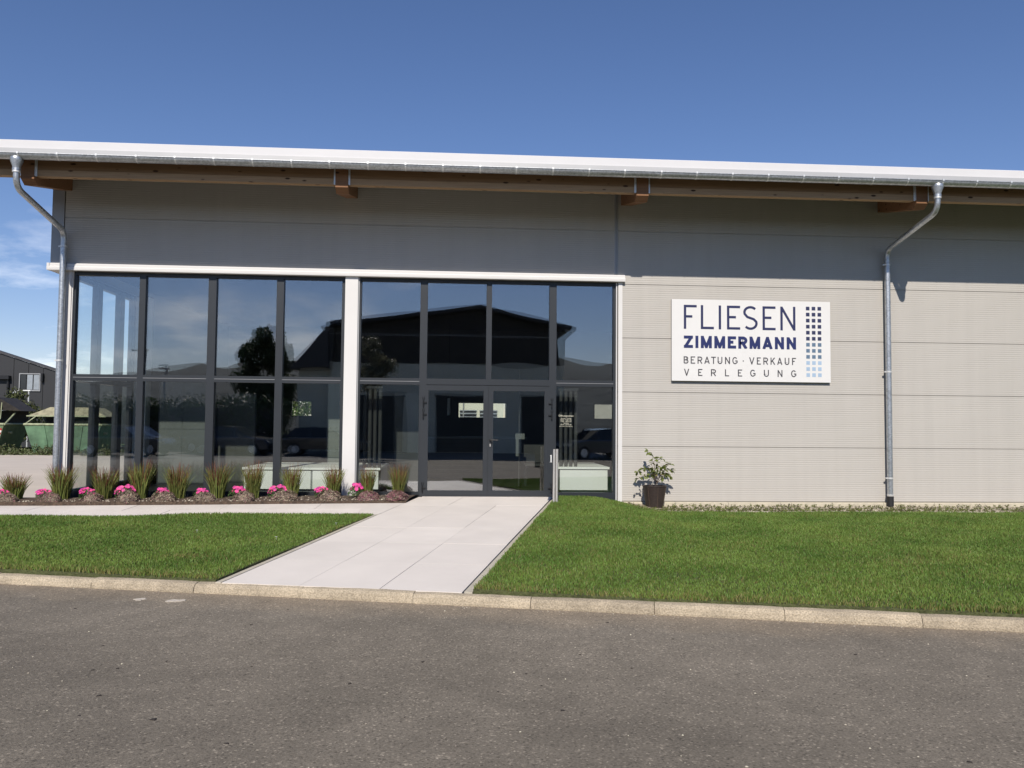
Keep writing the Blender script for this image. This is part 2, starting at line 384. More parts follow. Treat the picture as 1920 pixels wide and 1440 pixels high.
# ------------------------------------------------------------------ mesh helpers
class B:
    def __init__(s): s.v = []; s.f = []
    def add(s, vs, fs):
        k = len(s.v); s.v += [tuple(p) for p in vs]; s.f += [tuple(i + k for i in f) for f in fs]; return s
    def box(s, x0, x1, y0, y1, z0, z1):
        return s.add([(x0,y0,z0),(x1,y0,z0),(x1,y1,z0),(x0,y1,z0),(x0,y0,z1),(x1,y0,z1),(x1,y1,z1),(x0,y1,z1)],
                     [(0,3,2,1),(4,5,6,7),(0,1,5,4),(1,2,6,5),(2,3,7,6),(3,0,4,7)])
    def prism(s, poly, d0, d1, ax):
        """poly: 2D outline; ax: 'x' -> (y,z) outline extruded in x, 'y' -> (x,z), 'z' -> (x,y)"""
        f = {'x': lambda a, b, d: (d, a, b), 'y': lambda a, b, d: (a, d, b), 'z': lambda a, b, d: (a, b, d)}[ax]
        n = len(poly)
        vs = [f(a, b, d0) for a, b in poly] + [f(a, b, d1) for a, b in poly]
        fs = [tuple(range(n)), tuple(range(2 * n - 1, n - 1, -1))] + [(i, i + n, (i + 1) % n + n, (i + 1) % n) for i in range(n)]
        return s.add(vs, fs)
    def tube(s, pts, r, n=10, cap=True):
        pts = [Vector(p) for p in pts]
        rs = r if isinstance(r, (list, tuple)) else [r] * len(pts)
        rings = []; prev = None
        for i, p in enumerate(pts):
            d = (pts[min(i + 1, len(pts) - 1)] - pts[max(i - 1, 0)]).normalized()
            if prev is None:
                a = Vector((1, 0, 0)) if abs(d.x) < 0.8 else Vector((0, 1, 0))
                u = d.cross(a).normalized()
            else:
                u = (prev - d * prev.dot(d)).normalized()
            prev = u; w = d.cross(u)
            rings.append([p + (u * math.cos(2 * math.pi * k / n) + w * math.sin(2 * math.pi * k / n)) * rs[i] for k in range(n)])
        vs = [q for R in rings for q in R]; fs = []
        for i in range(len(pts) - 1):
            for k in range(n):
                fs.append((i * n + k, i * n + (k + 1) % n, (i + 1) * n + (k + 1) % n, (i + 1) * n + k))
        if cap: fs += [tuple(range(n - 1, -1, -1)), tuple(range((len(pts) - 1) * n, len(pts) * n))]
        return s.add(vs, fs)
    def lathe(s, prof, cx, cy, n=24):
        vs = []; fs = []
        for r, z in prof:
            for k in range(n):
                a = 2 * math.pi * k / n; vs.append((cx + r * math.cos(a), cy + r * math.sin(a), z))
        for i in range(len(prof) - 1):
            for k in range(n):
                fs.append((i * n + k, i * n + (k + 1) % n, (i + 1) * n + (k + 1) % n, (i + 1) * n + k))
        return s.add(vs, fs)
    def mesh(s, name, smooth=False):
        me = bpy.data.meshes.new(name); me.from_pydata(s.v, [], s.f); me.update()
        if smooth: me.polygons.foreach_set('use_smooth', [True] * len(me.polygons))
        return me
    def build(s, name, m, parent=None, smooth=False, sharp=35):
        me = s.mesh(name, smooth)
        if smooth and sharp: me.set_sharp_from_angle(angle=math.radians(sharp))
        return link(name, me, m, parent)

def link(name, me, m, parent=None):
    o = bpy.data.objects.new(name, me)
    if m is not None and not me.materials: me.materials.append(m)
    COL.objects.link(o)
    if parent is not None: attach(o, parent)
    return o
def base_of(p):
    l = p.location.copy()
    while p.parent: p = p.parent; l = l + p.location
    return l
def attach(o, parent):
    """children are modelled in the scene's own coordinates"""
    o.parent = parent
    root = parent
    while root.parent: root = root.parent
    o.matrix_parent_inverse = Matrix.Translation(-root.location) if parent is root else Matrix.Identity(4)
def tag(o, label=None, cat=None, group=None, kind=None):
    if label: o['label'] = label
    if cat: o['category'] = cat
    if group: o['group'] = group
    if kind: o['kind'] = kind
    return o
def thing(name, label, cat, loc=(0, 0, 0), group=None):
    o = bpy.data.objects.new(name, None); o.location = loc; o.empty_display_size = 0.2
    COL.objects.link(o)
    return tag(o, label, cat, group)
def struct(name, b, m, smooth=False):
    return tag(b.build(name, m, smooth=smooth), kind='structure')
def np_mesh(name, V, F):
    """V (n,3) float, F (m,k) int with one k"""
    me = bpy.data.meshes.new(name)
    me.vertices.add(len(V)); me.vertices.foreach_set('co', np.asarray(V, np.float32).ravel())
    k = F.shape[1]
    me.loops.add(F.size); me.loops.foreach_set('vertex_index', F.astype(np.int32).ravel())
    me.polygons.add(len(F)); me.polygons.foreach_set('loop_start', np.arange(0, F.size, k, dtype=np.int32))
    me.update(calc_edges=True)
    return me
def clip(poly, cl):
    """Sutherland-Hodgman: convex polygon cl (counter-clockwise)"""
    out = list(poly)
    for i in range(len(cl)):
        a, b = cl[i], cl[(i + 1) % len(cl)]
        def side(p): return (b[0]-a[0])*(p[1]-a[1]) - (b[1]-a[1])*(p[0]-a[0])
        src, out = out, []
        for j in range(len(src)):
            p, q = src[j], src[(j + 1) % len(src)]
            sp, sq = side(p), side(q)
            if sp >= 0: out.append(p)
            if (sp > 0 > sq) or (sp < 0 < sq):
                t = sp / (sp - sq); out.append((p[0] + t*(q[0]-p[0]), p[1] + t*(q[1]-p[1])))
        if not out: return []
    return out

# ------------------------------------------------------------------ ground levels
def sstep(a, b, x):
    t = np.clip((np.asarray(x, float) - a) / (b - a), 0, 1); return t * t * (3 - 2 * t)
def kerb_y(x): return -7.44 - 0.243 * (np.asarray(x, float) - 0.07)
def gz(x, y):
    x = np.asarray(x, float); y = np.asarray(y, float)
    zf = 0.068 * np.clip((x + 7) / 6.2, 0, 1)
    d = sstep(2.35, 3.5, x) * (1 - 0.25 * sstep(-1.0, -4.0, y))
    zf = zf - 0.155 * d
    t = np.clip(y / kerb_y(x), 0, 1)
    return zf + (-0.145 - zf) * t

# ground sheets
struct('ground', B().add([(-900,-900,-.42),(900,-900,-.42),(900,900,-.42),(-900,900,-.42)], [(0,1,2,3)]), M_MEADOW)
def kpt(x, off): return (x + off * 0.236, float(kerb_y(x)) + off * 0.972)   # off<0: towards the camera
road = B()
a, b_, c, d = kpt(-80, -0.05), kpt(80, -0.05), kpt(80, -15), kpt(-80, -15)
nx_ = 64
road.add([(*a,-.24),(*d,-.24),(*c,-.24),(*b_,-.24)], [(0,1,2,3)])
struct('road', road, M_ASPH)
struct('forecourt', B().add([(-90,-70,-.25),(90,-70,-.25),(90,-14,-.25),(-90,-14,-.25)], [(0,1,2,3)]), mat('forecourt_paving', (.12, .115, .105), .85, var=.15, scale=.8))
struct('yard', B().add([(-90,0.0,-.004),(-6.75,0.0,-.004),(-6.75,19.6,-.004),(-90,20.6,-.004)], [(0,1,2,3)]).add([(-6.75,12.05,-.004),(40,12.05,-.004),(40,24,-.004),(-6.75,19.6,-.004)], [(0,1,2,3)]), M_YARD)

# kerb of one metre stones
kerb = tag(thing('kerb', 'low pale concrete kerb of metre long stones along the road', 'kerb', (0.07, -7.47, -.3)), kind='structure')
del kerb['category']
prof = [(-0.115, -0.30), (-0.112, -0.225), (-0.100, -0.185), (-0.075, -0.158), (-0.04, -0.150), (0.0, -0.150), (0.0, -0.30)]
kd = Vector((0.9717, -0.2361, 0)); kn = Vector((0.2361, 0.9717, 0))
L0, L1, NS = 0.0015, 1.0772, 7
for shape in range(3):
    bb = B(); r = random.Random(shape); rows = []
    for i in range(NS):
        u = L0 + (L1 - L0) * i / (NS - 1)
        e = 0.0035 if i in (0, NS - 1) else 0
        rows.append([(u, y + r.uniform(-.0025, .0025), z + (0 if z < -.25 else r.uniform(-.0025, .0025) - e)) for y, z in prof])
    n = len(prof); vs = [p for R in rows for p in R]
    fs = [(i*n+k, i*n+(k+1)%n, (i+1)*n+(k+1)%n, (i+1)*n+k) for i in range(NS-1) for k in range(n)] + [tuple(range(n-1,-1,-1)), tuple(range((NS-1)*n, NS*n))]
    bb.add(vs, fs)
    me = bb.mesh('kerb_stone', False); me.materials.append(M_KERB)
    if shape == 0: kmeshes = []
    kmeshes.append(me)
k0x = 0.71 - 1.066 * 14
for i in range(34):
    o = bpy.data.objects.new('kerb_stone', kmeshes[(i * 7 // 3) % 3]); COL.objects.link(o); attach(o, kerb)
    t = (k0x + 1.066 * i - 0.07)
    p = Vector((0.07, -7.44, 0)) + kd * (t / 0.9717 * 0.985)
    o.location = (p.x + random.uniform(-.002, .002), p.y + random.uniform(-.004, .004), random.uniform(-.005, .005))
    o.rotation_euler = (random.uniform(-.02, .02), random.uniform(-.004, .004), math.atan2(kd.y, kd.x) + random.uniform(-.004, .004))
# mortar bed under the joints
struct('kerb_bed', B().add([(*kpt(-18,-.075),-.26),(*kpt(20,-.075),-.26),(*kpt(20,-.075),-.19),(*kpt(-18,-.075),-.19),(*kpt(-18,-.02),-.19),(*kpt(20,-.02),-.19)], [(0,1,2,3),(3,2,5,4)]), M_SOIL)

# path of large slabs
path = tag(thing('path', 'pale path of large smooth slabs to the door', 'path', (0, -3.5, -.1)), kind='structure'); del path['category']
PL0, PR0 = Vector((-2.216, -6.93)), Vector((0.071, -7.435))
PL1, PR1 = Vector((-0.66, 0.03)), Vector((1.76, 0.03))
def slab(poly, jitter=0.0):
    if len(poly) < 3: return
    cx = sum(p[0] for p in poly) / len(poly); cy = sum(p[1] for p in poly) / len(poly)
    q = []
    for x, y in poly:
        dx, dy = cx - x, cy - y; L = math.hypot(dx, dy); k = 0.0035 / max(L, .02)
        q.append((x + dx * k, y + dy * k))
    n = len(q)
    zs = [float(gz(x, y)) + jitter for x, y in q]
    bb = B().add([(x, y, z) for (x, y), z in zip(q, zs)] + [(x, y, z - .06) for (x, y), z in zip(q, zs)],
                 [tuple(range(n))] + [(i, i + n, (i + 1) % n + n, (i + 1) % n) for i in range(n)])
    bb.build('slab', M_SLAB, path)
NR = 6
for c in range(3):
    for r_ in range(NR):
        pts = []
        for (i, j) in ((c, r_), (c + 1, r_), (c + 1, r_ + 1), (c, r_ + 1)):
            u, v = i / 3, j / NR
            p = (PL0 * (1 - u) + PR0 * u) * (1 - v) + (PL1 * (1 - u) + PR1 * u) * v
            pts.append((p.x, p.y))
        slab(pts, random.uniform(-.0015, .0015))
def left_edge(y): return PL0.x + (PL1.x - PL0.x) * (y - PL0.y) / (PL1.y - PL0.y)
x = left_edge(-1.6)
BR = [(-14, -2.25), (left_edge(-2.25) - .002, -2.25), (left_edge(-.86) - .002, -.86), (-14, -.86)]
for i in range(9):
    for j in range(2):
        y0, y1 = (-2.25, -1.555) if j == 0 else (-1.555, -.86)
        x1 = 0.0 - i * 1.5 - (0.75 if j else 0); x0 = x1 - 1.5
        slab(clip([(x0, y0), (x1, y0), (x1, y1), (x0, y1)], BR), random.uniform(-.0015, .0015))
bedj = B()
for q in ([(PL0.x, PL0.y), (PR0.x, PR0.y), (PR1.x, PR1.y), (PL1.x, PL1.y)], BR):
    bedj.add([(x, y, float(gz(x, y)) - .10) for x, y in q], [(0, 1, 2, 3)])
tag(bedj.build('sand_bed', M_SOIL, path))
# edging strips beside the path
edging = tag(thing('path_edging', 'thin concrete edging strips along the path', 'edging', (0, -3.5, -.1)), kind='structure'); del edging['category']
def strip(p, q, w, dz, n):
    p, q = Vector(p), Vector(q); d = (q - p); nrm = Vector((-d.y, d.x)).normalized() * w
    for i in range(n):
        a_, b2 = p + d * (i / n) + d.normalized() * .004, p + d * ((i + 1) / n) - d.normalized() * .004
        c4 = [a_, b2, b2 + nrm, a_ + nrm]
        if (b2 - a_).cross(nrm) < 0: c4 = c4[::-1]
        zt = [float(gz(v.x, v.y)) + dz for v in c4]
        B().add([(v.x, v.y, z) for v, z in zip(c4, zt)] + [(v.x, v.y, z - .12) for v, z in zip(c4, zt)],
                [(0,1,2,3),(0,4,5,1),(1,5,6,2),(2,6,7,3),(3,7,4,0)]).build('edging_stone', M_EDGE, edging)
strip((PL0.x - .006, PL0.y), (left_edge(-2.3) - .006, -2.3), .055, .004, 5)
strip((PR1.x + .02, PR1.y - .05), (PR0.x + .02, PR0.y), .075, .004, 8)
strip((left_edge(-2.26), -2.255), (-14, -2.255), .05, .004, 13)
strip((3.5, -1.12), (12, -1.12), .06, .03, 9)

# lawns
LAWNS = {'left': [[(-13, -2.31), (-13, float(kerb_y(-13)) + .012), (-2.29, float(kerb_y(-2.29)) + .012), (left_edge(-2.31) - .05, -2.31)]],
         'right': [[(.172, float(kerb_y(.172)) + .012), (12, float(kerb_y(12)) + .012), (12, -1.2), (1.58, -1.2)],
                   [(1.58, -1.2), (3.62, -1.2), (3.0, 0.0), (1.85, 0.0)]]}
def ccw(p):
    a = sum(p[i][0]*p[(i+1)%len(p)][1] - p[(i+1)%len(p)][0]*p[i][1] for i in range(len(p)))
    return p if a > 0 else p[::-1]
def lawn_z(x, y): return gz(x, y) + 0.022 + 0.012 * np.sin(x * 1.7 + y) * np.cos(y * 1.3)
for side, pieces in LAWNS.items():
    bb = B()
    for pc in pieces:
        pc = ccw(pc)
        xs = [p[0] for p in pc]; ys = [p[1] for p in pc]
        st = 0.4
        for gx in np.arange(min(xs), max(xs), st):
            for gy in np.arange(min(ys), max(ys), st):
                q = clip([(gx, gy), (gx + st, gy), (gx + st, gy + st), (gx, gy + st)], pc)
                if len(q) >= 3:
                    bb.add([(x, y, float(lawn_z(x, y))) for x, y in q], [tuple(range(len(q)))])
        n = len(pc)
        for i in range(n):
            a_, b2 = pc[i], pc[(i + 1) % n]
            k = max(2, int(math.dist(a_, b2) / .4))
            for j in range(k):
                p0 = [a_[m] + (b2[m] - a_[m]) * j / k for m in (0, 1)]; p1 = [a_[m] + (b2[m] - a_[m]) * (j + 1) / k for m in (0, 1)]
                bb.add([(*p0, float(lawn_z(*p0))), (*p1, float(lawn_z(*p1))), (*p1, -.35), (*p0, -.35)], [(0, 3, 2, 1)])
    o = struct('lawn', bb, M_TURFBASE)
    # blades
    P = []
    for pc in pieces:
        pc = ccw(pc); xs = [p[0] for p in pc]; ys = [p[1] for p in pc]
        x0, x1 = max(min(xs), -12.5), min(max(xs), 12.0)
        N = int((x1 - x0) * (max(ys) - min(ys)) * 6100)
        q = np.stack([rng.uniform(x0, x1, N), rng.uniform(min(ys), max(ys), N)], 1)
        ok = np.ones(N, bool)
        for i in range(len(pc)):
            a_, b2 = pc[i], pc[(i + 1) % len(pc)]
            ok &= ((b2[0]-a_[0])*(q[:,1]-a_[1]) - (b2[1]-a_[1])*(q[:,0]-a_[0])) > 0
        # bottom and side reach of the picture
        dx = (q[:, 0]) - 0.067 * (q[:, 1] + 15.06)
        ok &= (np.abs(dx) < 0.64 * (q[:, 1] + 15.06) + .3) | ((np.abs(dx) < 0.72 * (q[:, 1] + 15.06) + 3.2) & (rng.random(N) < .42))
        P.append(q[ok])
    P = np.concatenate(P); N = len(P)
    dk = P[:, 1] - kerb_y(P[:, 0])
    edge = np.clip(1 - dk / 0.35, 0, 1)
    patch = np.sin(P[:,0]*2.3+1.1*np.sin(P[:,1]*1.9))*np.cos(P[:,1]*2.9+P[:,0]*.7)
    h = rng.uniform(.020, .043, N) * (1 + .22 * patch) * (1 + .25 * edge)
    th = rng.uniform(0, 2*np.pi, N); lean = rng.uniform(.1, .75, N) * h
    w = rng.uniform(.0022, .0042, N) * (1 + 0.06 * (P[:, 1] + 8).clip(0, 8))
    ph = rng.uniform(0, 2*np.pi, N)
    z = lawn_z(P[:, 0], P[:, 1]) - .004
    bx = np.stack([np.cos(ph) * w, np.sin(ph) * w], 1); ln = np.stack([np.cos(th), np.sin(th)], 1)
    V = np.zeros((N, 5, 3), np.float32)
    V[:, 0, :2] = P - bx; V[:, 1, :2] = P + bx
    mid = P + ln * (lean * .35)[:, None]
    V[:, 2, :2] = mid + bx * .8; V[:, 3, :2] = mid - bx * .8
    V[:, 4, :2] = P + ln * lean[:, None]
    V[:, 0, 2] = V[:, 1, 2] = z; V[:, 2, 2] = V[:, 3, 2] = z + h * .6; V[:, 4, 2] = z + h
    i0 = np.arange(N)[:, None] * 5
    F = np.concatenate([i0 + np.array([[0, 1, 2]]), i0 + np.array([[0, 2, 3]]), i0 + np.array([[3, 2, 4]])], 0)
    me = np_mesh('grass', V.reshape(-1, 3), F); me.materials.append(M_GRASS)
    thin = np.exp(-(((P[:, 0] + 2.95) / .22) ** 2 + ((P[:, 1] + 5.75) / .10) ** 2)) + .5 * np.exp(-(((P[:, 0] - 5.1) / .5) ** 2 + ((P[:, 1] + 6.1) / .3) ** 2)) + .45 * np.exp(-(((P[:, 0] - 1.2) / .35) ** 2 + ((P[:, 1] + 3.9) / .4) ** 2))
    dry = ((rng.random(N) < (.07 + .50 * edge + .10 * np.clip(patch, 0, 1) + .6 * thin)) * rng.uniform(.4, 1, N)).astype(np.float32)
    at = me.attributes.new('dry', 'FLOAT', 'POINT'); at.data.foreach_set('value', np.repeat(dry, 5))
    tag(link('grass', me, None), kind='stuff')

# planting bed and the gravel strip
bed = B()
xs = np.linspace(-12, -0.84, 28)
for i in range(27):
    xa, xb = xs[i], xs[i + 1]
    for (ya, yb, za, zb) in ((-.86, -.62, .012, .05), (-.62, -.2, .05, .06), (-.2, .12, .06, .03)):
        sh = lambda x_, y_: x_ + (0.2 * (y_ + .86) if i == 26 and x_ == xb else 0)
        bed.add([(xa, ya, float(gz(xa, ya)) + za), (sh(xb, ya), ya, float(gz(xb, ya)) + za), (sh(xb, yb), yb, float(gz(xb, yb)) + zb), (xa, yb, float(gz(xa, yb)) + zb)], [(0, 1, 2, 3)])
bed.add([(-12, -.86, -.1), (-.84, -.86, -.1), (-.84, -.86, .08), (-12, -.86, .02)], [(0, 1, 2, 3)])
struct('planting_bed', bed, M_SOIL)
gs = B()
for i in range(12):
    xa, xb = 3.0 + i * .78, 3.0 + (i + 1) * .78
    gs.add([(xa, -1.22, float(gz(xa, -1.2)) + .012), (xb, -1.22, float(gz(xb, -1.2)) + .012), (xb, -.02, float(gz(xb, 0)) + .012), (xa, -.02, float(gz(xa, 0)) + .012)], [(0, 1, 2, 3)])
struct('gravel_strip', gs, mat('gravel_bed', (0.36, 0.31, 0.22), 0.95, var=0.4, scale=45, bump=0.03, bscale=60))

def pebbles(name, P, r0, r1, m, flat=.6):
    ico = np.array([(0,0,1),(.94,0,-.33),(-.47,.82,-.33),(-.47,-.82,-.33),(.3,.5,.7),(-.6,0,.7),(.3,-.55,.7)])
    F0 = np.array([(4,5,0),(5,6,0),(6,4,0),(1,2,4),(2,5,4),(2,3,5),(3,6,5),(3,1,6),(1,4,6)])
    N = len(P); r = rng.uniform(r0, r1, N); a = rng.uniform(0, 6.28, N)
    c, s = np.cos(a), np.sin(a)
    sc = rng.uniform(.7, 1.3, (N, 3)); sc[:, 2] *= flat
    V = ico[None] * sc[:, None] * r[:, None, None]
    X = V[..., 0] * c[:, None] - V[..., 1] * s[:, None]; Y = V[..., 0] * s[:, None] + V[..., 1] * c[:, None]
    V = np.stack([X, Y, V[..., 2]], -1) + P[:, None]
    F = (np.arange(N)[:, None, None] * 7 + F0[None]).reshape(-1, 3)
    me = np_mesh(name, V.reshape(-1, 3), F); me.materials.append(m)
    return tag(link(name, me, None), kind='stuff')
q = np.stack([rng.uniform(-8.5, -.8, 900), rng.uniform(-.84, -.1, 900)], 1)
pebbles('bed_chippings', np.column_stack([q, gz(q[:, 0], q[:, 1]) + .05]), .006, .022, M_GRAVEL)
q = np.stack([rng.uniform(3.1, 11, 7000), rng.uniform(-1.18, -.03, 7000)], 1)
pebbles('gravel', np.column_stack([q, gz(q[:, 0], q[:, 1]) + .014]), .006, .018, M_GRAVEL)
t_ = np.concatenate([rng.uniform(-7, 8, 140), rng.uniform(-7, 8, 220)])
off = np.concatenate([-.13 - np.abs(rng.normal(0, .06, 140)), rng.uniform(-4.5, -.2, 220)])
q = np.stack([t_ + off * .236, kerb_y(t_) + off * .972, np.full(len(t_), -.237)], 1)
pebbles('road_grit', q, .003, .009, mat('grit', (0.40, 0.36, 0.29), 0.9, rand=0.5))
t_ = rng.uniform(-6, 7, 60); off = rng.uniform(-4.0, -.25, 60)
q = np.stack([t_ + off * .236, kerb_y(t_) + off * .972, np.full(60, -.239)], 1)
pebbles('road_leaf_litter', q, .008, .022, mat('dark_litter', (0.03, 0.024, 0.02), 0.9, rand=0.4), .15)
# two pale dried splashes on the asphalt
def splash(cx, cy, rx, ry, seed, rot):
    r = random.Random(seed); pts = []
    for k in range(16):
        a = 2 * math.pi * k / 16; f = r.uniform(.6, 1.15)
        x, y = math.cos(a) * rx * f, math.sin(a) * ry * f
        pts.append((cx + x * math.cos(rot) - y * math.sin(rot), cy + x * math.sin(rot) + y * math.cos(rot)))
    return B().prism(pts, -.2405, -.2345, 'z')
M_SPL = mat('dried_mortar', (0.50, 0.45, 0.38), 0.9, var=0.2, scale=40)
tag(splash(-2.86, -7.22, .058, .05, 1, .5).build('mortar_splash', M_SPL), 'small pale dried mortar splash on the asphalt, left of the larger one', 'splash', 'mortar splashes by the kerb')
tag(splash(-2.53, -7.29, .085, .055, 2, .3).build('mortar_splash', M_SPL), 'larger pale dried mortar splash on the asphalt, right of the small one', 'splash', 'mortar splashes by the kerb')

# ------------------------------------------------------------------ showroom building
BLD = thing('showroom_building', 'long grey panel clad showroom with glazed front, wide eaves and white roof edge', 'building', (2, 0, 0))
def part(b, name, m, parent=None, smooth=False, sharp=35): return b.build(name, m, parent or BLD, smooth, sharp)
def bx(name, m, *a, parent=None): return part(B().box(*a), name, m, parent)

def panel(x0, x1, z0, z1, y=0.0, name='wall_panel', top_z=None):
    """micro ribbed sandwich panel facing -Y; its lower edge holds the recessed joint"""
    pr = [(y + .012, z0 + .001), (y + .012, z0 + .009), (y, z0 + .016)]
    z = z0 + .030
    while z < z1 - .035:
        pr += [(y, z), (y + .0021, z + .004), (y + .0021, z + .014), (y, z + .018)]
        z += 0.0402
    pr += [(y, z1 - .006), (y + .006, z1 - .001), (y + .10, z1 - .001), (y + .10, z0 + .001)]
    return part(B().prism(pr, x0, x1, 'x'), name, M_PANEL)
for i in range(6):
    panel(2.965, 16.0, i, min(i + 1, 5.97))
panel(-6.995, 2.895, 4.12, 5.0); panel(-6.995, 2.895, 5.0, 5.97)
# cover strip between the two panel fields, corner trim
part(B().prism([(2.895, .0), (2.905, -.006), (2.922, -.006), (2.926, .002), (2.934, .002), (2.938, -.006), (2.955, -.006), (2.965, .0), (2.965, .05), (2.895, .05)], 4.19, 5.97, 'z'), 'joint_cover_strip', M_TRIMGREY)
part(B().prism([(-7.215, -.012), (-7.008, -.012), (-7.008, .05), (-7.20, .05), (-7.20, .30), (-7.215, .30)], 4.17, 5.96, 'z'), 'corner_trim', M_TRIMGREY)
bx('dark_gap', M_DARKFRAME, -7.008, -6.995, .02, .06, 4.17, 5.96)
# left return and rear walls
part(B().prism([(.30, 4.12), (11.8, 4.12), (11.8, 5.78), (5, 7.0), (.30, 5.97)], -7.20, -7.08, 'x'), 'side_wall', M_PANEL)
bx('side_wall', M_PANEL, -7.0, -6.88, 3.35, 12.0, -.1, 4.12)
bx('soffit_board', M_WHITE, -7.20, -6.98, .05, 3.35, 4.05, 4.12)
RW = [(-4.94, -4.29), (.03, 1.56), (4.18, 5.5)]
rb = B(); xs_ = [-6.88] + [v for w_ in RW for v in w_] + [16.0]
for i in range(0, len(xs_), 2): rb.box(xs_[i], xs_[i + 1], 10.0, 10.15, .07, 4.4)
for a_, c_ in RW: rb.box(a_, c_, 10.0, 10.15, .07, 1.56).box(a_, c_, 10.0, 10.15, 2.07, 4.4)
part(rb, 'rear_wall', M_INTW)
# gable triangle on the left under the roof
# plinth stones
for i in range(14):
    x0 = 3.05 + i * .985
    part(B().prism([(-.055, -.25), (-.055, -.018), (-.045, -.008), (.02, -.004), (.02, -.25)], x0 + .003, x0 + .982, 'x'), 'plinth_stone', M_PLINTH)

# roof: fascia, drip flashing, sheets, soffit
T12 = math.tan(math.radians(12.2))
def rz(y, z0): return z0 + (y + 1.46) * T12 if y < 5 else z0 + (6.46 - (y - 5)) * T12
RX0, RX1 = -8.2, 16.5
part(B().prism([(-1.47, 5.760), (-1.475, 5.885), (-1.46, 5.897), (5, rz(5, 5.897)), (11.9, rz(11.9, 5.897)), (11.9, rz(11.9, 5.80)), (5, rz(5, 5.80)), (-1.40, 5.80), (-1.40, 5.76)], RX0, RX1, 'x'), 'roof', M_FASCIA)
fl = [(-8.2, -4.35), (-4.35, -1.99), (-1.99, 3.9), (3.9, 8.62), (8.62, 16.5)]
for i, (a_, c_) in enumerate(fl):
    e = .0015 * (i % 2)
    part(B().prism([(-1.485 - e, 5.757), (-1.46, 5.757), (-1.475, 5.64), (-1.495, 5.605), (-1.504 - e, 5.607), (-1.488 - e, 5.645)], a_, c_, 'x'), 'drip_flashing', M_FLASH)
part(B().prism([(-1.40, 5.80), (12, rz(12, 5.80) if False else 5.80), (12, 5.79), (-1.40, 5.79)], RX0, RX1, 'x').prism([(-1.38, 5.62), (5, 5.62 + 6.38 * T12), (5, 5.60 + 6.38 * T12), (-1.38, 5.60)], RX0, RX1, 'x'), 'soffit', M_ROOFD) if False else \
    part(B().prism([(-1.38, 5.70), (4.9, 5.70 + 6.28 * T12), (4.9, 5.68 + 6.28 * T12), (-1.38, 5.68)], RX0, RX1, 'x'), 'soffit', M_ROOFD)
# eaves purlin between the beams: two laminations
BX = [-6.99, -1.95, 3.12, 8.06, 13.0]
edges = [RX0] + [v for c_ in BX for v in (c_ - .112, c_ + .112)] + [RX1]
for i in range(0, len(edges), 2):
    a_, c_ = edges[i], edges[i + 1]
    pu = part(B().box(a_, c_, -1.285, -1.165, 5.465, 5.68), 'eaves_purlin', M_WOOD2)
    bx('lamination', M_WOOD, a_, c_, -1.290, -1.160, 5.362, 5.463, parent=pu)
for c_ in BX:
    pr = [(-1.334, 5.305), (-1.21, 5.225), (.1, 5.225 + 1.31 * T12), (.1, 5.225 + 1.31 * T12 + .30), (-1.334, 5.64)]
    be = part(B().prism(pr, c_ - .105, c_ + .105, 'x'), 'roof_beam', M_BEAM)
    for s in (-1, 1):
        x_ = c_ + s * .107
        part(B().box(min(x_, x_ + s * .028), max(x_, x_ + s * .028), -1.306, -1.292, 5.355, 5.62).box(min(x_, x_ + s * .003), max(x_, x_ + s * .003), -1.33, -1.292, 5.36, 5.62), 'joist_hanger', M_CLIP, be)

# gutter
gb = B(); n = 12; R_ = .082; GC = (-1.553, 5.628)
outer = [(GC[0] + R_ * math.cos(math.pi + math.pi * k / n), GC[1] + R_ * math.sin(math.pi + math.pi * k / n)) for k in range(n + 1)]
inner = [(GC[0] + (R_ - .004) * math.cos(math.pi + math.pi * k / n), GC[1] + (R_ - .004) * math.sin(math.pi + math.pi * k / n)) for k in range(n + 1)]
gb.prism(outer + inner[::-1], RX0, RX1, 'x')
gb.tube([(RX0, GC[0] - R_, GC[1] + .002), (RX1, GC[0] - R_, GC[1] + .002)], .010, 8)
gut = part(gb, 'gutter', M_ZINC, smooth=True)
x_ = -7.61
while x_ < 16:
    pr = [(GC[0] + (R_ + .004) * math.cos(math.pi + math.pi * k / n), GC[1] + (R_ + .004) * math.sin(math.pi + math.pi * k / n)) for k in range(n + 1)]
    pi_ = [(GC[0] + (R_ + .0005) * math.cos(math.pi + math.pi * k / n), GC[1] + (R_ + .0005) * math.sin(math.pi + math.pi * k / n)) for k in range(n + 1)]
    bb = B().prism(pr + pi_[::-1], x_ - .012, x_ + .012, 'x').box(x_ - .014, x_ + .014, GC[0] - R_ - .014, GC[0] - R_ + .012, GC[1] - .012, GC[1] + .022)
    bb.box(x_ - .012, x_ + .012, GC[0] - R_, -1.40, GC[1] + .014, GC[1] + .019)
    part(bb, 'gutter_bracket', M_CLIP, gut)
    x_ += .611 + random.uniform(-.012, .012)

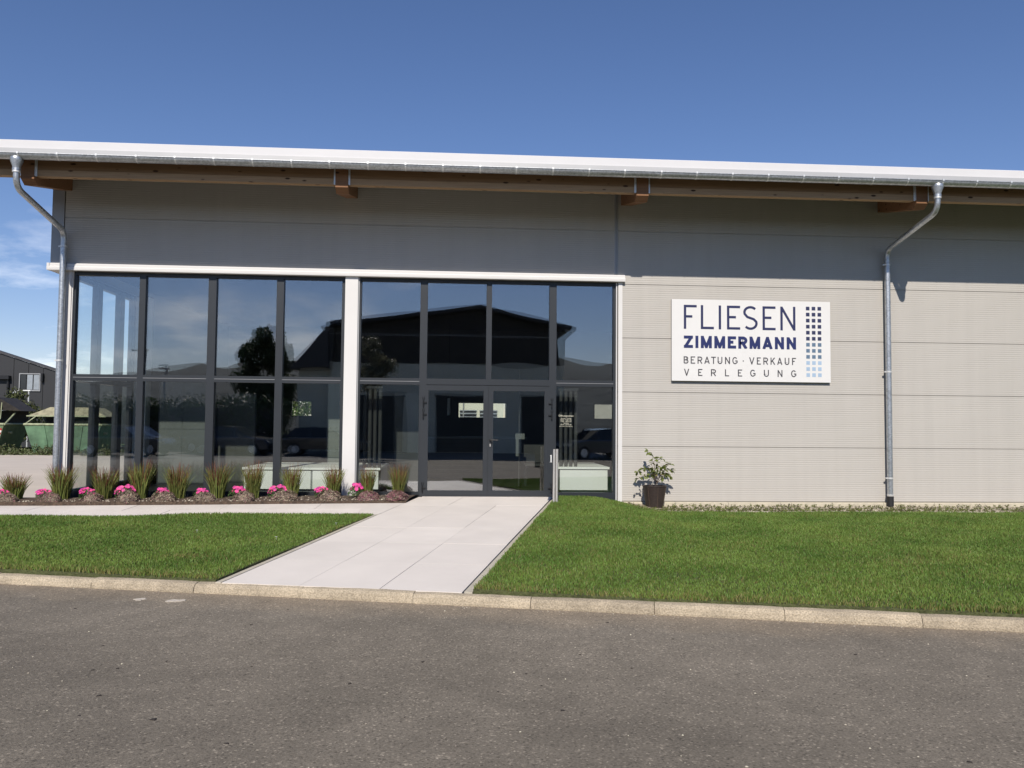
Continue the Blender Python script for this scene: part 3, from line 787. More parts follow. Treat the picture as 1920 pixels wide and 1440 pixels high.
def arc(p0, p1, p2, rad, n=7):
    p0, p1, p2 = map(Vector, (p0, p1, p2)); a = (p0 - p1).normalized(); b = (p2 - p1).normalized()
    return [(p1 + a * rad) * (1 - t) ** 2 + p1 * 2 * t * (1 - t) + (p1 + b * rad) * t * t for t in [i / n for i in range(n + 1)]]
def downpipe(xo, xw, zb, boot, zk):
    dp = B(); r = .049; yo, yw = -1.555, -.105
    top = Vector((xo, yo, 5.40)); k1 = Vector((xo, yo + .01, zk)); k2 = Vector((xw, yw, 4.74 if xo > 0 else 4.73)); k3 = Vector((xw, yw, zb))
    pts = [top] + arc(top, k1, k2, .17) + arc(k1, k2, k3, .15) + [Vector((xw, yw, 4.42))]
    dp.tube(pts, r, 14)
    pipe = part(dp, 'downpipe', M_ZINC, smooth=True)
    part(B().tube([(xw, yw, 4.44), (xw, yw, zb)], r * 1.07, 14), 'pipe_length', M_ZINC, pipe, True)
    part(B().lathe([(.092, 5.58), (.098, 5.56), (.098, 5.525), (.060, 5.425), (.058, 5.37), (.064, 5.365), (.064, 5.40)], xo, yo, 20), 'outlet_funnel', M_ZINC, pipe, True, 25)
    part(B().lathe([(.0575, 5.385), (.0605, 5.38), (.0605, 5.335), (.050, 5.33)], xo, yo, 18), 'collar', M_CLIP, pipe, True, 25)
    for z in (4.46, 2.44, .455):
        part(B().lathe([(.053, z - .016), (.060, z - .016), (.060, z + .016), (.053, z + .016)], xw, yw, 16).box(xw - .085, xw - .045, yw - .012, yw + .012, z - .012, z + .012).box(xw - .01, xw + .01, yw, .01, z - .01, z + .01), 'pipe_clamp', M_CLIP, pipe, True, 25)
    if boot: part(B().lathe([(.062, -.06), (.062, .115), (.055, .122), (.05, .122)], xw, yw, 18), 'pipe_boot', M_BLACK, pipe, True, 25)
    part(B().lathe([(.056, .120 if boot else zb), (.058, .125), (.058, .15), (.052, .155)], xw, yw, 16), 'pipe_socket', M_CLIP, pipe, True, 25)
downpipe(8.205, 8.075, 0.0, True, 5.12)
downpipe(-7.05, -6.955, -.05, False, 5.10)

# white weather flashing over the glazing
fb = [(-.078, 4.045), (-.082, 4.065), (-.082, 4.100), (-.066, 4.118), (-.066, 4.155), (-.05, 4.172), (.04, 4.185), (.04, 4.045)]
part(B().prism(fb, -7.245, 3.085, 'x'), 'weather_flashing', M_WHITE)
part(B().prism([(-7.245, -.08), (-7.205, -.08), (-7.205, 3.4), (-7.245, 3.4)], 4.05, 4.17, 'z'), 'weather_flashing', M_WHITE)

# white jambs and column
part(B().box(-6.99, -6.955, .0, .16, -.05, 4.044).box(-6.955, -6.895, .015, .16, -.05, 4.044).box(-6.895, -6.845, .0, .16, -.05, 4.044).box(-6.838, -6.822, .012, .16, -.05, 4.044), 'jamb_cladding', M_WHITE)
part(B().box(2.932, 2.950, .01, .16, -.05, 4.044).box(2.972, 3.045, -.012, -.0005, -.08, 4.044), 'jamb_cladding', M_WHITE)
bx('jamb_gap', M_DARKFRAME, 2.950, 2.972, .03, .1, -.05, 4.044)
part(B().box(-2.035, -1.805, -.02, .16, -.02, 4.044), 'column_cladding', M_WHITE)
bx('column_edge', M_TRIMGREY, -1.805, -1.780, .01, .16, -.02, 4.044)

# curtain wall frame
FY0, FY1, GY = .05, .17, .105
def frame(name, *a): return bx(name, M_FRAME, *a)
ML = [(-6.822, -6.785), (-5.685, -5.578), (-4.478, -4.338), (-3.27, -3.142), (-2.10, -2.035), (-1.780, -1.752), (-.680, -.548), (.532, .630), (1.698, 1.828), (2.888, 2.932)]
ZB, ZT0, ZT1, ZH0, ZH1 = .06, 2.10, 2.215, 3.985, 4.044
DOOR = (-.680, 1.828)
for a_, c_ in ML:
    lower = a_ in (.532,)
    frame('mullion', a_, c_, FY0, FY1, ZT1 if lower else ZB, ZH1)
gaps = [(ML[i][1], ML[i + 1][0]) for i in range(len(ML) - 1)]
def curved_pane(name, x0, x1, z0, z1, y, parent, seed, amp=1.0):
    r = random.Random(seed); V = []; F = []; nx, nz = 14, 18
    for sheet, off in ((0, 0.0), (1, .022)):
        a1 = r.uniform(.0006, .0015) * (1 if sheet else -1) * amp; tx, tz = r.uniform(-.0012, .0012) * amp, r.uniform(-.0009, .0009) * amp
        a2 = r.uniform(-.0006, .0006) * amp
        k = len(V)
        for j in range(nz + 1):
            for i in range(nx + 1):
                u, v = 2 * i / nx - 1, 2 * j / nz - 1
                dy = a1 * (1 - u * u) * (1 - v * v) + tx * u * .5 + tz * v + a2 * math.sin(2.2 * u + seed) * (1 - v * v)
                V.append((x0 + (x1 - x0) * i / nx, y + off + dy, z0 + (z1 - z0) * j / nz))
        for j in range(nz):
            for i in range(nx):
                a = k + j * (nx + 1) + i; F.append((a, a + 1, a + nx + 2, a + nx + 1))
    b = B(); b.v = V; b.f = F
    return b.build(name, M_GLASS, parent, True, 0)
panes = []
for gi, (a_, c_) in enumerate(gaps):
    if c_ - a_ < .4: continue
    for zz0, zz1, lab in ((ZB, ZT0, 0), (ZT1, ZH1, 1)):
        isdoor = lab == 0 and a_ > -.6 and c_ < 1.75
        if lab == 0 and not isdoor:
            frame('bottom_rail', a_, c_, FY0 + .003, FY1 - .003, ZB, .150)
        if lab == 1:
            frame('head_rail', a_, c_, FY0 + .003, FY1 - .003, ZH0, ZH1)
        if not isdoor:
            p = curved_pane('window_pane', a_ - .005, c_ + .005, (.15 if lab == 0 else ZT1) - .004, (ZT0 if lab == 0 else ZH0) + .004, GY, BLD, gi * 2 + lab)
            panes.append((gi, lab, p))
            if not lab: bx('glazing_bead', M_DARKFRAME, a_ + .001, c_ - .001, FY0 + .03, FY0 + .045, .150, .156)
    if not (a_ > -.6 and c_ < 1.75):
        frame('transom', a_, c_, FY0 + .002, FY1 - .002, ZT0, ZT1)
        bx('drip_ledge', M_TRIMGREY, a_ + .001, c_ - .001, FY0 - .006, FY0 + .004, ZT0 + .055, ZT0 + .062)
frame('transom', -.548, 1.698, FY0 + .002, FY1 - .002, ZT0 + .004, ZT1)
bx('threshold', M_STEEL, -.60, 1.77, .0, .15, .058, .078)
# sub-sill under the panes beside the door
bx('base_sill', M_FRAME, -6.82, -.68, FY0 + .006, FY1 - .006, -.06, ZB)
bx('base_sill', M_FRAME, 1.828, 2.932, FY0 + .006, FY1 - .006, -.10, ZB)

# double door, each leaf a part with stiles, pane, hinges
def leaf(x0, x1, px0, px1, hx, handle):
    y0, y1 = .035, .10; z0, z1, g0, g1 = .085, 2.095, .185, 2.0
    fr = B().box(x0, px0, y0, y1, z0, z1).box(px1, x1, y0, y1, z0, z1).box(px0, px1, y0 + .001, y1 - .001, z0, g0).box(px0, px1, y0 + .001, y1 - .001, g1, z1)
    d = part(fr, 'door_leaf', M_FRAME)
    curved_pane('door_pane', px0 - .004, px1 + .004, g0 - .004, g1 + .004, .062, d, int(hx * 10) + 50, .5)
    s = 1 if px0 > hx else -1
    for hz in (1.80, 1.585, .255):
        h = B().tube([(hx, .005, hz - .095), (hx, .005, hz - .045)], .012, 8).tube([(hx, .005, hz - .035), (hx, .005, hz + .03)], .010, 8)
        h.box(min(hx, hx + s * .06), max(hx, hx + s * .06), .008, .034, hz - .03, hz - .012).box(hx - .012, hx + .012, .01, .034, hz - .085, hz - .02)
        h.tube([(hx - .012, .012, hz + .05), (hx - .012, .012, hz + .075)], .007, 6).tube([(hx + .018, .012, hz + .05), (hx + .018, .012, hz + .075)], .007, 6)
        part(h, 'hinge', M_DARKFRAME, d)
    if handle:
        part(B().tube([(.625, .03, 1.105), (.625, -.03, 1.105)], .012, 8).tube([(.625, -.03, 1.105), (.76, -.03, 1.10)], .011, 8).lathe([(0, 1.09), (.02, 1.09), (.02, 1.12), (0, 1.12)], .625, .024, 10), 'door_handle', M_BLACK, d, True)
        part(B().box(.612, .630, .026, .034, .985, 1.035), 'lock_cylinder', M_STEEL, d)
        part(B().box(.606, .636, .029, .034, .965, 1.055), 'lock_rosette', M_FRAME, d)
    return d
leaf(-.655, .578, -.510, .492, -.60, False)
leaf(.582, 1.805, .672, 1.612, 1.745, True)
bx('door_seal', M_DARKFRAME, .577, .583, .05, .09, .09, 2.09)

# glazed return on the left side
for ya, yb in ((.17, .24), (1.18, 1.38), (2.25, 2.45), (2.95, 3.05)):
    frame('side_mullion', -6.985, -6.87, ya, yb, .0, 4.05)
for ya, yb in ((.24, 1.18), (1.38, 2.25), (2.45, 2.95)):
    frame('side_transom', -6.98, -6.875, ya, yb, ZT0, ZT1); frame('side_rail', -6.98, -6.875, ya, yb, .0, .15); frame('side_rail', -6.98, -6.875, ya, yb, 3.95, 4.05)
    for zz0, zz1 in ((.15, ZT0), (ZT1, 3.95)):
        part(B().add([(-6.92, ya - .004, zz0 - .004), (-6.92, yb + .004, zz0 - .004), (-6.92, yb + .004, zz1 + .004), (-6.92, ya - .004, zz1 + .004)], [(0, 1, 2, 3)]), 'side_pane', M_GLASS)
bx('plaster_pier', M_PIER, -6.985, -6.62, 3.05, 3.34, .0, 4.05)

# interior shell
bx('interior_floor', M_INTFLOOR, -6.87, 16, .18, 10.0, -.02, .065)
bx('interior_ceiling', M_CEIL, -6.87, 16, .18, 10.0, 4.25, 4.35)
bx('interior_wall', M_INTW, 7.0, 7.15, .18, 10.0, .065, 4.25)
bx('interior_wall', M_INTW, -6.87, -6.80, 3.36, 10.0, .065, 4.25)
for a_, c_ in RW:
    wf = part(B().box(a_, c_, 10.02, 10.10, 1.56, 1.60).box(a_, c_, 10.02, 10.10, 2.03, 2.07).box(a_, a_ + .04, 10.02, 10.10, 1.60, 2.03).box(c_ - .04, c_, 10.02, 10.10, 1.60, 2.03), 'rear_window_frame', M_FRAME)
    part(B().add([(a_, 10.06, 1.58), (c_, 10.06, 1.58), (c_, 10.06, 2.05), (a_, 10.06, 2.05)], [(0, 1, 2, 3)]), 'window_pane', M_GLASS, wf)

# things inside, seen through the glass
def podium(x0, x1, y0, y1, z1, label):
    t = thing('display_podium', label, 'podium', ((x0 + x1) / 2, (y0 + y1) / 2, .066), 'white display podiums behind the glass')
    z0 = .066
    part(B().box(x0 + .06, x1 - .06, y0 + .05, y1 - .05, z0, .16), 'base', M_PODDARK, t)
    part(B().box(x0 + .01, x1 - .01, y0 + .01, y1 - .01, .16, z1 - .045), 'body', M_PODDARK, t)
    xs = np.linspace(x0, x1, max(2, int(round((x1 - x0) / 1.05)) + 1))
    for i in range(len(xs) - 1):
        part(B().box(xs[i] + .018, xs[i + 1] - .018, y0, y0 + .012, .165, z1 - .06), 'front_panel', M_POD, t)
    part(B().box(x0 - .02, x1 + .02, y0 - .02, y1 + .02, z1 - .04, z1), 'top', M_POD, t)
    return t
podium(-3.90, -1.42, .52, 2.5, .56, 'long white display podium behind the glass left and right of the white column')
podium(1.95, 2.89, .52, 2.3, .60, 'short white display podium behind the glass right of the door')
def board(x0, x1, y, z1, label, m=M_BOARD, ang=0):
    t = thing('display_board', label, 'display board', ((x0 + x1) / 2, y, .066), 'tall tile display boards inside')
    part(B().box(x0, x1, y, y + .05, .09, z1), 'board', m, t)
    part(B().box(x0 - .02, x0, y - .01, y + .06, .066, z1 + .02).box(x1, x1 + .02, y - .01, y + .06, .066, z1 + .02).box(x0, x1, y - .01, y + .06, .066, .09), 'frame', M_FRAME, t)
    nx = 2; nz = 4
    for i in range(nx):
        for j in range(nz):
            part(B().box(x0 + (x1 - x0) * i / nx + .008, x0 + (x1 - x0) * (i + 1) / nx - .008, y - .008, y - .0005, .1 + (z1 - .1) * j / nz + .008, .1 + (z1 - .1) * (j + 1) / nz - .008), 'sample_tile', m, t)
board(-6.30, -5.33, 3.0, 2.35, 'grey display board with large sample tiles behind the second glass bay from the left')
board(-5.25, -4.45, 3.6, 2.02, 'lower grey display board behind the third glass bay from the left', mat('display_board_b', (.08, .085, .075), .5, var=.2, scale=2))
board(-2.75, -2.36, 2.9, 2.30, 'narrow pale grey display board just left of the white column', mat('display_board_c', (.17, .19, .175), .5, var=.1, scale=2))
board(-1.35, -.78, 3.2, 2.05, 'dark display board behind the glass between white column and door', mat('display_board_d', (.06, .065, .065), .4, var=.3, scale=2))
def blinds(x0, label):
    t = thing('vertical_blind', label, 'blind', (x0 + .16, .62, 2.1), 'grey vertical blinds inside the glazing')
    part(B().box(x0 - .02, x0 + .36, .58, .66, 2.04, 2.09), 'head_rail', M_FRAME, t)
    for i in range(4):
        xx = x0 + i * .095
        part(B().prism([(xx, .60), (xx + .045, .585), (xx + .062, .60), (xx + .045, .592)], .18, 2.04, 'z'), 'slat', M_BLIND, t)
blinds(-1.74, 'stacked grey blind slats inside, just right of the white column')
blinds(1.96, 'stacked grey blind slats inside, just right of the door behind the opening hours')
t = thing('reception_counter', 'dark slatted reception counter deep inside behind the door', 'counter', (.2, 5.2, .066))
part(B().box(-1.3, 1.7, 5.2, 5.9, .066, 1.04), 'body', M_INTFLOOR, t)
part(B().box(-1.35, 1.75, 5.12, 5.95, 1.04, 1.08), 'worktop', M_BOARD, t)
for i in range(9):
    part(B().box(-1.3, 1.7, 5.17, 5.198, .13 + i * .1, .19 + i * .1), 'slat', M_BLIND, t)
t = thing('standing_desk_phone', 'grey wall phone hanging on a thin post inside, seen through the right door pane', 'phone', (1.35, 2.6, .066))
part(B().tube([(1.35, 2.65, .066), (1.35, 2.65, 2.6)], .018, 8), 'post', M_BLIND, t)
part(B().box(1.26, 1.46, 2.56, 2.62, 1.08, 1.20), 'phone_body', M_BOARD, t)
part(B().box(1.27, 1.33, 2.52, 2.58, .72, 1.09), 'handset', M_BOARD, t)
t = thing('side_chair', 'dark chair standing inside behind the right door pane', 'chair', (1.75, 3.0, .066))
part(B().box(1.5, 1.95, 2.8, 3.25, .50, .54), 'seat', M_BLIND, t)
part(B().box(1.5, 1.95, 3.22, 3.26, .56, .95), 'backrest', M_BLIND, t)
for lx in (1.52, 1.93):
    for ly in (2.83, 3.22): part(B().tube([(lx, ly, .066), (lx, ly, .5)], .014, 6), 'leg', M_FRAME, t)
t = thing('pendant_tube_lamp', 'slim white tube lamp hanging inside behind the left door pane', 'lamp', (-.22, 8.6, 1.62))
part(B().tube([(-.22, 8.6, 1.64), (-.22, 8.6, 2.13)], .045, 10), 'shade', M_POD, t, True)
part(B().tube([(-.22, 8.6, 2.13), (-.22, 8.6, 4.25)], .006, 6), 'cable', M_BLACK, t)

# opening hours on the pane right of the door
def text_obj(body, size, x, y, z, m, name, parent, align='CENTER', ext=.0006, spacing=1.0):
    cu = bpy.data.curves.new(name, 'FONT'); cu.body = body; cu.size = size; cu.align_x = align; cu.extrude = ext; cu.space_character = spacing
    to = bpy.data.objects.new(name, cu); COL.objects.link(to)
    dg = bpy.context.evaluated_depsgraph_get(); dg.update()
    me = bpy.data.meshes.new_from_object(to.evaluated_get(dg))
    bpy.data.objects.remove(to)
    me.transform(Matrix.Translation((x, y, z)) @ Matrix.Rotation(math.pi / 2, 4, 'X'))
    me.materials.clear()
    return link(name, me, m, parent)
M_LET = mat('white_film_lettering', (0.62, 0.60, 0.48), 0.6)
pr_ = [p for gi, lab, p in panes if lab == 0 and abs(gaps[gi][0] - 1.828) < .01][0]
for i, (s, sz) in enumerate((('Öffnungszeiten', .046), ('Montag - Freitag', .029), ('08:00 - 12:00 Uhr', .029), ('13:00 - 18:00 Uhr', .029), ('Samstag', .029), ('09:00 - 13:00 Uhr', .029), ('oder nach Vereinbarung', .0255))):
    text_obj(s, sz, 2.02, .094, 1.545 - (0 if i == 0 else .043 + (i - 1) * .0285), M_LET, 'lettering', pr_)

# ------------------------------------------------------------------ company sign
SGN = thing('company_sign', 'white company sign with navy lettering and blue squares on the grey wall', 'sign', (5.467, -.02, 2.226))
SX0, SX1, SZ0, SZ1, SY = 3.957, 6.978, 2.226, 3.742, -.062
part(B().box(SX0, SX1, SY, SY + .004, SZ0, SZ1), 'board', M_SIGN, SGN)
part(B().box(SX0 + .002, SX1 - .002, SY + .0042, -.02, SZ0 + .002, SZ1 - .002), 'board_core', M_SIGNB, SGN)
for x in (SX0 + .3, SX1 - .3):
    for z in (SZ0 + .2, SZ1 - .2):
        part(B().box(x - .03, x + .03, -.0195, .003, z - .03, z + .03), 'spacer', M_TRIMGREY, SGN)
K = 3.021 / 1677.0
def A(cx, cy, rx, ry, a0, a1, n=14):
    return [(cx + rx * math.cos(math.radians(a0 + (a1 - a0) * i / n)), cy + ry * math.sin(math.radians(a0 + (a1 - a0) * i / n))) for i in range(n + 1)]
def glyph(ch, w, h, t):
    """strokes in a w x h box (outer outline w x h, stroke t); returns [(points, closed)]"""
    l, r, b, u, m = t / 2, w - t / 2, t / 2, h - t / 2, h * .52
    G = {
        'F': [[(l, 0), (l, u), (w, u)], [(l, m), (w * .66, m)]],
        'L': [[(l, h), (l, b), (w, b)]],
        'I': [[(w / 2, 0), (w / 2, h)]],
        'E': [[(w, u), (l, u), (l, b), (w, b)], [(l, m), (w * .68, m)]],
        'N': [[(l, 0), (l, h)], [(l, h - t * .3), (r, t * .3)], [(r, 0), (r, h)]],
        'Z': [[(0, u), (w, u)], [(w - t * .7, u - t * .2), (t * .7, b + t * .2)], [(0, b), (w, b)]],
        'M': [[(l, 0), (l, h)], [(l, h - t * .3), (w / 2, t * .4), (r, h - t * .3)], [(r, 0), (r, h)]],
        'A': [[(t * .5, 0), (w / 2, h - t * .3), (w - t * .5, 0)], [(w * .22, h * .28), (w * .78, h * .28)]],
        'V': [[(t * .5, h), (w / 2, t * .3), (w - t * .5, h)]],
        'T': [[(0, u), (w, u)], [(w / 2, 0), (w / 2, u)]],
        'U': [[(l, h), (l, w / 2)] + A(w / 2, w / 2, r - w / 2, w / 2 - b, 180, 360) + [(r, h)]],
        'K': [[(l, 0), (l, h)], [(w - t * .5, h), (l + t * .3, h * .40)], [(w * .40, h * .53), (w - t * .4, 0)]],
        'B': [[(l, b), (l, u)] + [(w * .55, u)] + A(w * .55, (u + m) / 2, r * .93 - w * .55, (u - m) / 2, 90, -90) + [(l, m)],
              [(l, m), (w * .55, m)] + A(w * .55, (m + b) / 2, r - w * .55, (m - b) / 2, 90, -90) + [(l, b)]],
        'R': [[(l, 0), (l, u), (w * .5, u)] + A(w * .5, (u + h * .46) / 2, r - w * .5, (u - h * .46) / 2, 90, -90) + [(l, h * .46)], [(w * .5, h * .46), (w - t * .4, 0)]],
        'G': [A(w / 2, h / 2, r - w / 2, u - h / 2, 40, 320, 26), [(w * .55, h * .46), (r, h * .46), (r, h * .18)]],
        'S': [A(w * .5, u - (u - m) / 2, r - w * .5, (u - m) / 2, 38, 200, 14) + [(w * .28, m + h * .02), (w * .72, m - h * .07)] + A(w * .5, b + (m - b) * .47, r - w * .5, (m - b) * .47, 20, -142, 14)],
        '·': [[(w / 2 - t * .55, h * .47), (w / 2 + t * .55, h * .47)]],
    }
    return G[ch]
def ribbon(b, pts, t, y0, ox, oz, depth, box):
    P = [Vector((p[0], p[1])) for p in pts]
    Lf, Rt = [], []
    for i, p in enumerate(P):
        d0 = (P[i] - P[i - 1]).normalized() if i else (P[1] - P[0]).normalized()
        d1 = (P[i + 1] - P[i]).normalized() if i < len(P) - 1 else d0
        n0, n1 = Vector((-d0.y, d0.x)), Vector((-d1.y, d1.x))
        nn_ = (n0 + n1)
        nn_ = nn_.normalized() if nn_.length > 1e-6 else n0
        k = 1 / max(nn_.dot(n0), .18)
        Lf.append(p + nn_ * k * t / 2); Rt.append(p - nn_ * k * t / 2)
    for i in range(len(P) - 1):
        q = clip([(Lf[i].x, Lf[i].y), (Rt[i].x, Rt[i].y), (Rt[i + 1].x, Rt[i + 1].y), (Lf[i + 1].x, Lf[i + 1].y)], [(box[0], 0), (box[1], 0), (box[1], box[2]), (box[0], box[2])])
        if len(q) > 2: b.prism([(ox + u, oz + v) for u, v in q], y0, y0 + depth, 'y')
def word(letters, ytop, h, t, m):
    for i, (ch, a, e) in enumerate(letters):
        b = B(); w = (e - a) * K; H = h * K; T = t * K
        if ch == 'I': w = max(w, T)
        for j, st in enumerate(glyph(ch, w, H, T)):
            ribbon(b, st, T, SY - .0025 - .00012 * j, SX0 + (a - 110) * K, SZ1 - (ytop - 65) * K - H, .0022, (-.2 * T, w + .2 * T, H))
        part(b, 'letter' if ch != '·' else 'dot', m, SGN)
word([('F', 237, 372), ('L', 415, 552), ('I', 603, 628), ('E', 690, 829), ('S', 862, 1014), ('E', 1066, 1204), ('N', 1255, 1415)], 122.6, 248, 25, M_NAVY)
word([('Z', 237, 332), ('I', 358, 389), ('M', 415, 530), ('M', 556, 670), ('E', 697, 785), ('R', 808, 904), ('M', 927, 1040), ('A', 1062, 1172), ('N', 1195, 1292), ('N', 1320, 1420)], 440.6, 127, 31, M_NAVY2)
word([('B', 235, 285), ('E', 308, 355), ('R', 380, 430), ('A', 450, 508), ('T', 522, 572), ('U', 590, 640), ('N', 668, 720), ('G', 745, 800), ('·', 852, 868), ('V', 922, 978), ('E', 1003, 1045), ('R', 1072, 1122), ('K', 1148, 1197), ('A', 1218, 1273), ('U', 1298, 1347), ('F', 1376, 1418)], 655, 74, 10.5, M_SLATE)
word([('V', 238, 293), ('E', 386, 430), ('R', 520, 573), ('L', 667, 710), ('E', 803, 848), ('G', 932, 988), ('U', 1077, 1130), ('N', 1222, 1273), ('G', 1365, 1420)], 783, 72, 10.5, M_SLATE)
for r_ in range(12):
    for c, xq in enumerate((1528, 1590, 1652)):
        x = SX0 + (xq - 110) * K; z = SZ1 - (118.5 + 63 * r_ - 65) * K
        part(B().box(x, x + 38 * K, SY - .002, SY - .0002, z - 38 * K, z), 'logo_square', (M_SQ1, M_SQ2, M_SQ3)[0 if r_ < 6 else 1 if r_ < 9 else 2], SGN)

# ------------------------------------------------------------------ house number post
PST = thing('house_number_post', 'stainless twin tube post with dark plate and white number 1 beside the door', 'house number', (1.695, -1.0, .02))
part(B().tube([(1.674, -1.0, -.1), (1.674, -1.0, .975)], .0215, 16), 'tube', M_STEEL, PST, True)
part(B().tube([(1.722, -1.0, -.1), (1.722, -1.0, .978)], .0215, 16), 'tube', M_STEEL, PST, True)
part(B().lathe([(0, .979), (.016, .979), (.0215, .974)], 1.674, -1.0, 16), 'tube_cap', M_BLACK, PST)
part(B().lathe([(0, .982), (.016, .982), (.0215, .977)], 1.722, -1.0, 16), 'tube_cap', M_BLACK, PST)
part(B().box(1.545, 1.652, -1.004, -.996, .55, .972), 'plate', M_FRAME, PST)
part(B().box(1.60, 1.66, -1.0025, -.9975, .60, .62).box(1.60, 1.66, -1.0025, -.9975, .90, .92), 'plate_bracket', M_FRAME, PST)
one = B(); ox, oz = 1.612, .755
ox_, H = 1.600, .125
one.prism([(ox_ + .018, .755), (ox_ + .018, .763), (ox_ + .010, .765), (ox_ + .010, .755)], -1.0085, -1.0045, 'y')
one.prism([(ox_ + .012, .760), (ox_ + .028, .760), (ox_ + .028, .878), (ox_ + .020, .878), (ox_ + .004, .866), (ox_ + .004, .858), (ox_ + .012, .862)], -1.0085, -1.0045, 'y')
one.prism([(ox_ + .000, .753), (ox_ + .040, .753), (ox_ + .040, .7595), (ox_ + .000, .7595)], -1.0085, -1.0045, 'y')
part(one, 'number', mat('number_white', (.8, .8, .78), .4), PST)

# ------------------------------------------------------------------ plants
def blade_mesh(name, n, r0, hmin, hmax, wid, lean, z0=0.0, z1=1.0, seed=0, curl=.5, upright=.5):
    """arching strap leaves from a tuft; keeps the length between fractions z0..z1 of each blade"""
    r = np.random.default_rng(seed); V = []; F = []
    ns = 5
    for _ in range(n):
        a = r.uniform(0, 6.283); rad = r0 * math.sqrt(r.random()); h = r.uniform(hmin, hmax)
        out = lean * h * (r.random() ** upright); fa = a + r.normal(0, .5)
        bx_, by_ = rad * math.cos(a), rad * math.sin(a); tw = r.uniform(0, 3.14); w = wid * r.uniform(.7, 1.2)
        k = len(V)
        for i in range(ns + 1):
            t = z0 + (z1 - z0) * i / ns
            d = out * t ** (1.6 + curl); z = h * (t - .18 * curl * t ** 3 * (out / h) * 2)
            x = bx_ * (1 + .3 * t) + math.cos(fa) * d; y = by_ * (1 + .3 * t) + math.sin(fa) * d
            ww = w * (1 - .85 * t ** 2) + .0006
            V += [(x - math.cos(tw) * ww, y - math.sin(tw) * ww, z), (x + math.cos(tw) * ww, y + math.sin(tw) * ww, z)]
        for i in range(ns): F.append((k + 2*i, k + 2*i + 1, k + 2*i + 3, k + 2*i + 2))
    return np_mesh(name, np.array(V), np.array(F))
GV = []
for s in range(4):
    g = blade_mesh('green_blades', 280, .10, .28, .54, .0050, .36, 0, 1, 20 + s, .5, .9); g.materials.append(M_LEAF_G)
    r_ = blade_mesh('red_tips', 110, .09, .38, .61, .0044, .26, .48, 1, 40 + s, .5, .8); r_.materials.append(M_LEAF_R)
    GV.append((g, r_))
gx = [-7.5, -6.72, -6.02, -5.42, -4.78, -4.11, -3.5, -2.84, -2.12, -1.53, -1.0]
gl = ['dark green ornamental grass left of the left downpipe, nearest the photo edge',
      'ornamental grass clump at the foot of the left downpipe',
      'ornamental grass clump in front of the leftmost glass pane',
      'tall ornamental grass in front of the first dark mullion from the left',
      'red tipped ornamental grass in front of the second lower pane from the left',
      'wide red tipped ornamental grass in front of the second mullion from the left',
      'dark ornamental grass in front of the left end of the long white podium',
      'loose ornamental grass in front of the middle of the long white podium',
      'brown tipped ornamental grass touching the left side of the white column',
      'slim red ornamental grass just right of the white column',
      'red tipped ornamental grass at the right end of the bed, nearest the door']
gs_ = [(.92, 1.15), (1.06, 1.2), (.95, 1.15), (1.2, 1.1), (1.05, 1.15), (1.08, 1.1), (1.12, 1.0), (1.05, .95), (.98, .95), (.95, .75), (1.0, .85)]
def bed_z(x, y): return float(gz(x, y)) + .05
for i, x in enumerate(gx):
    y = -.36 + random.uniform(-.03, .03)
    t = thing('ornamental_grass', gl[i], 'ornamental grass', (0, 0, 0), 'ornamental grasses in the planting bed')
    g, r_ = GV[i % 4]
    for nm, me in (('green_blades', g), ('red_tips', r_)):
        o = link(nm, me, None, t)
    t.location = (x, y, bed_z(x, y)); h, w_ = gs_[i]
    if i in (0,): h *= .85
    t.scale = (w_, w_, h); t.rotation_euler = (0, 0, random.uniform(0, 6.28))

def leafquad(V, F, p, n, L, Wd, r):
    n = Vector(n).normalized(); a = n.cross(Vector((r.uniform(-1, 1), r.uniform(-1, 1), r.uniform(-1, 1)))).normalized(); b = n.cross(a)
    k = len(V); p = Vector(p)
    V += [p - a * L * .5, p + b * Wd * .5 + n * L * .06, p + a * L * .5, p - b * Wd * .5 + n * L * .06]
    F.append((k, k + 1, k + 2, k + 3))
def flower_variant(seed, nfl, rx):
    r = random.Random(seed); V = []; F = []
    for _ in range(260):
        a = r.uniform(0, 6.28); q = math.sqrt(r.random()); z = r.uniform(.02, .17) * (1 - .4 * q * q)
        leafquad(V, F, (rx * q * math.cos(a), .10 * q * math.sin(a), z), (math.cos(a) * .6, math.sin(a) * .6 - .4, 1), .045, .022, r)
    lv = np_mesh('leaves', np.array([tuple(v) for v in V]), np.array(F)); lv.materials.append(M_FLEAF)
    V = []; F = []
    for _ in range(nfl):
        a = r.uniform(0, 6.28); q = math.sqrt(r.random()) * .95
        c = Vector((rx * q * math.cos(a), .10 * q * math.sin(a), .165 - .075 * q * q + r.uniform(-.035, .03)))
        nrm = Vector((math.cos(a) * .5 * q, math.sin(a) * .4 * q - .75, .8)).normalized()
        e1 = nrm.cross(Vector((0, 0, 1))).normalized(); e2 = nrm.cross(e1); R5 = r.uniform(.024, .040)
        for pet in range(5):
            an = pet * 1.2566 + r.uniform(-.15, .15)
            d = e1 * math.cos(an) + e2 * math.sin(an); s = e1 * -math.sin(an) + e2 * math.cos(an)
            k = len(V)
            V += [c, c + d * R5 * .7 + s * R5 * .55 + nrm * .006, c + d * R5 * 1.05 + nrm * .002, c + d * R5 * .7 - s * R5 * .55 + nrm * .006]
            F.append((k, k + 3, k + 2, k + 1))
    bl = np_mesh('blossoms', np.array([tuple(v) for v in V]), np.array(F)); bl.materials.append(M_PINK)
    return lv, bl
FV = [flower_variant(60 + s, n_, .15) for s, n_ in enumerate((30, 40, 19))]
fx = [-7.62, -6.93, -6.23, -5.61, -5.01, -4.35, -3.74, -3.06, -2.29, -1.72]
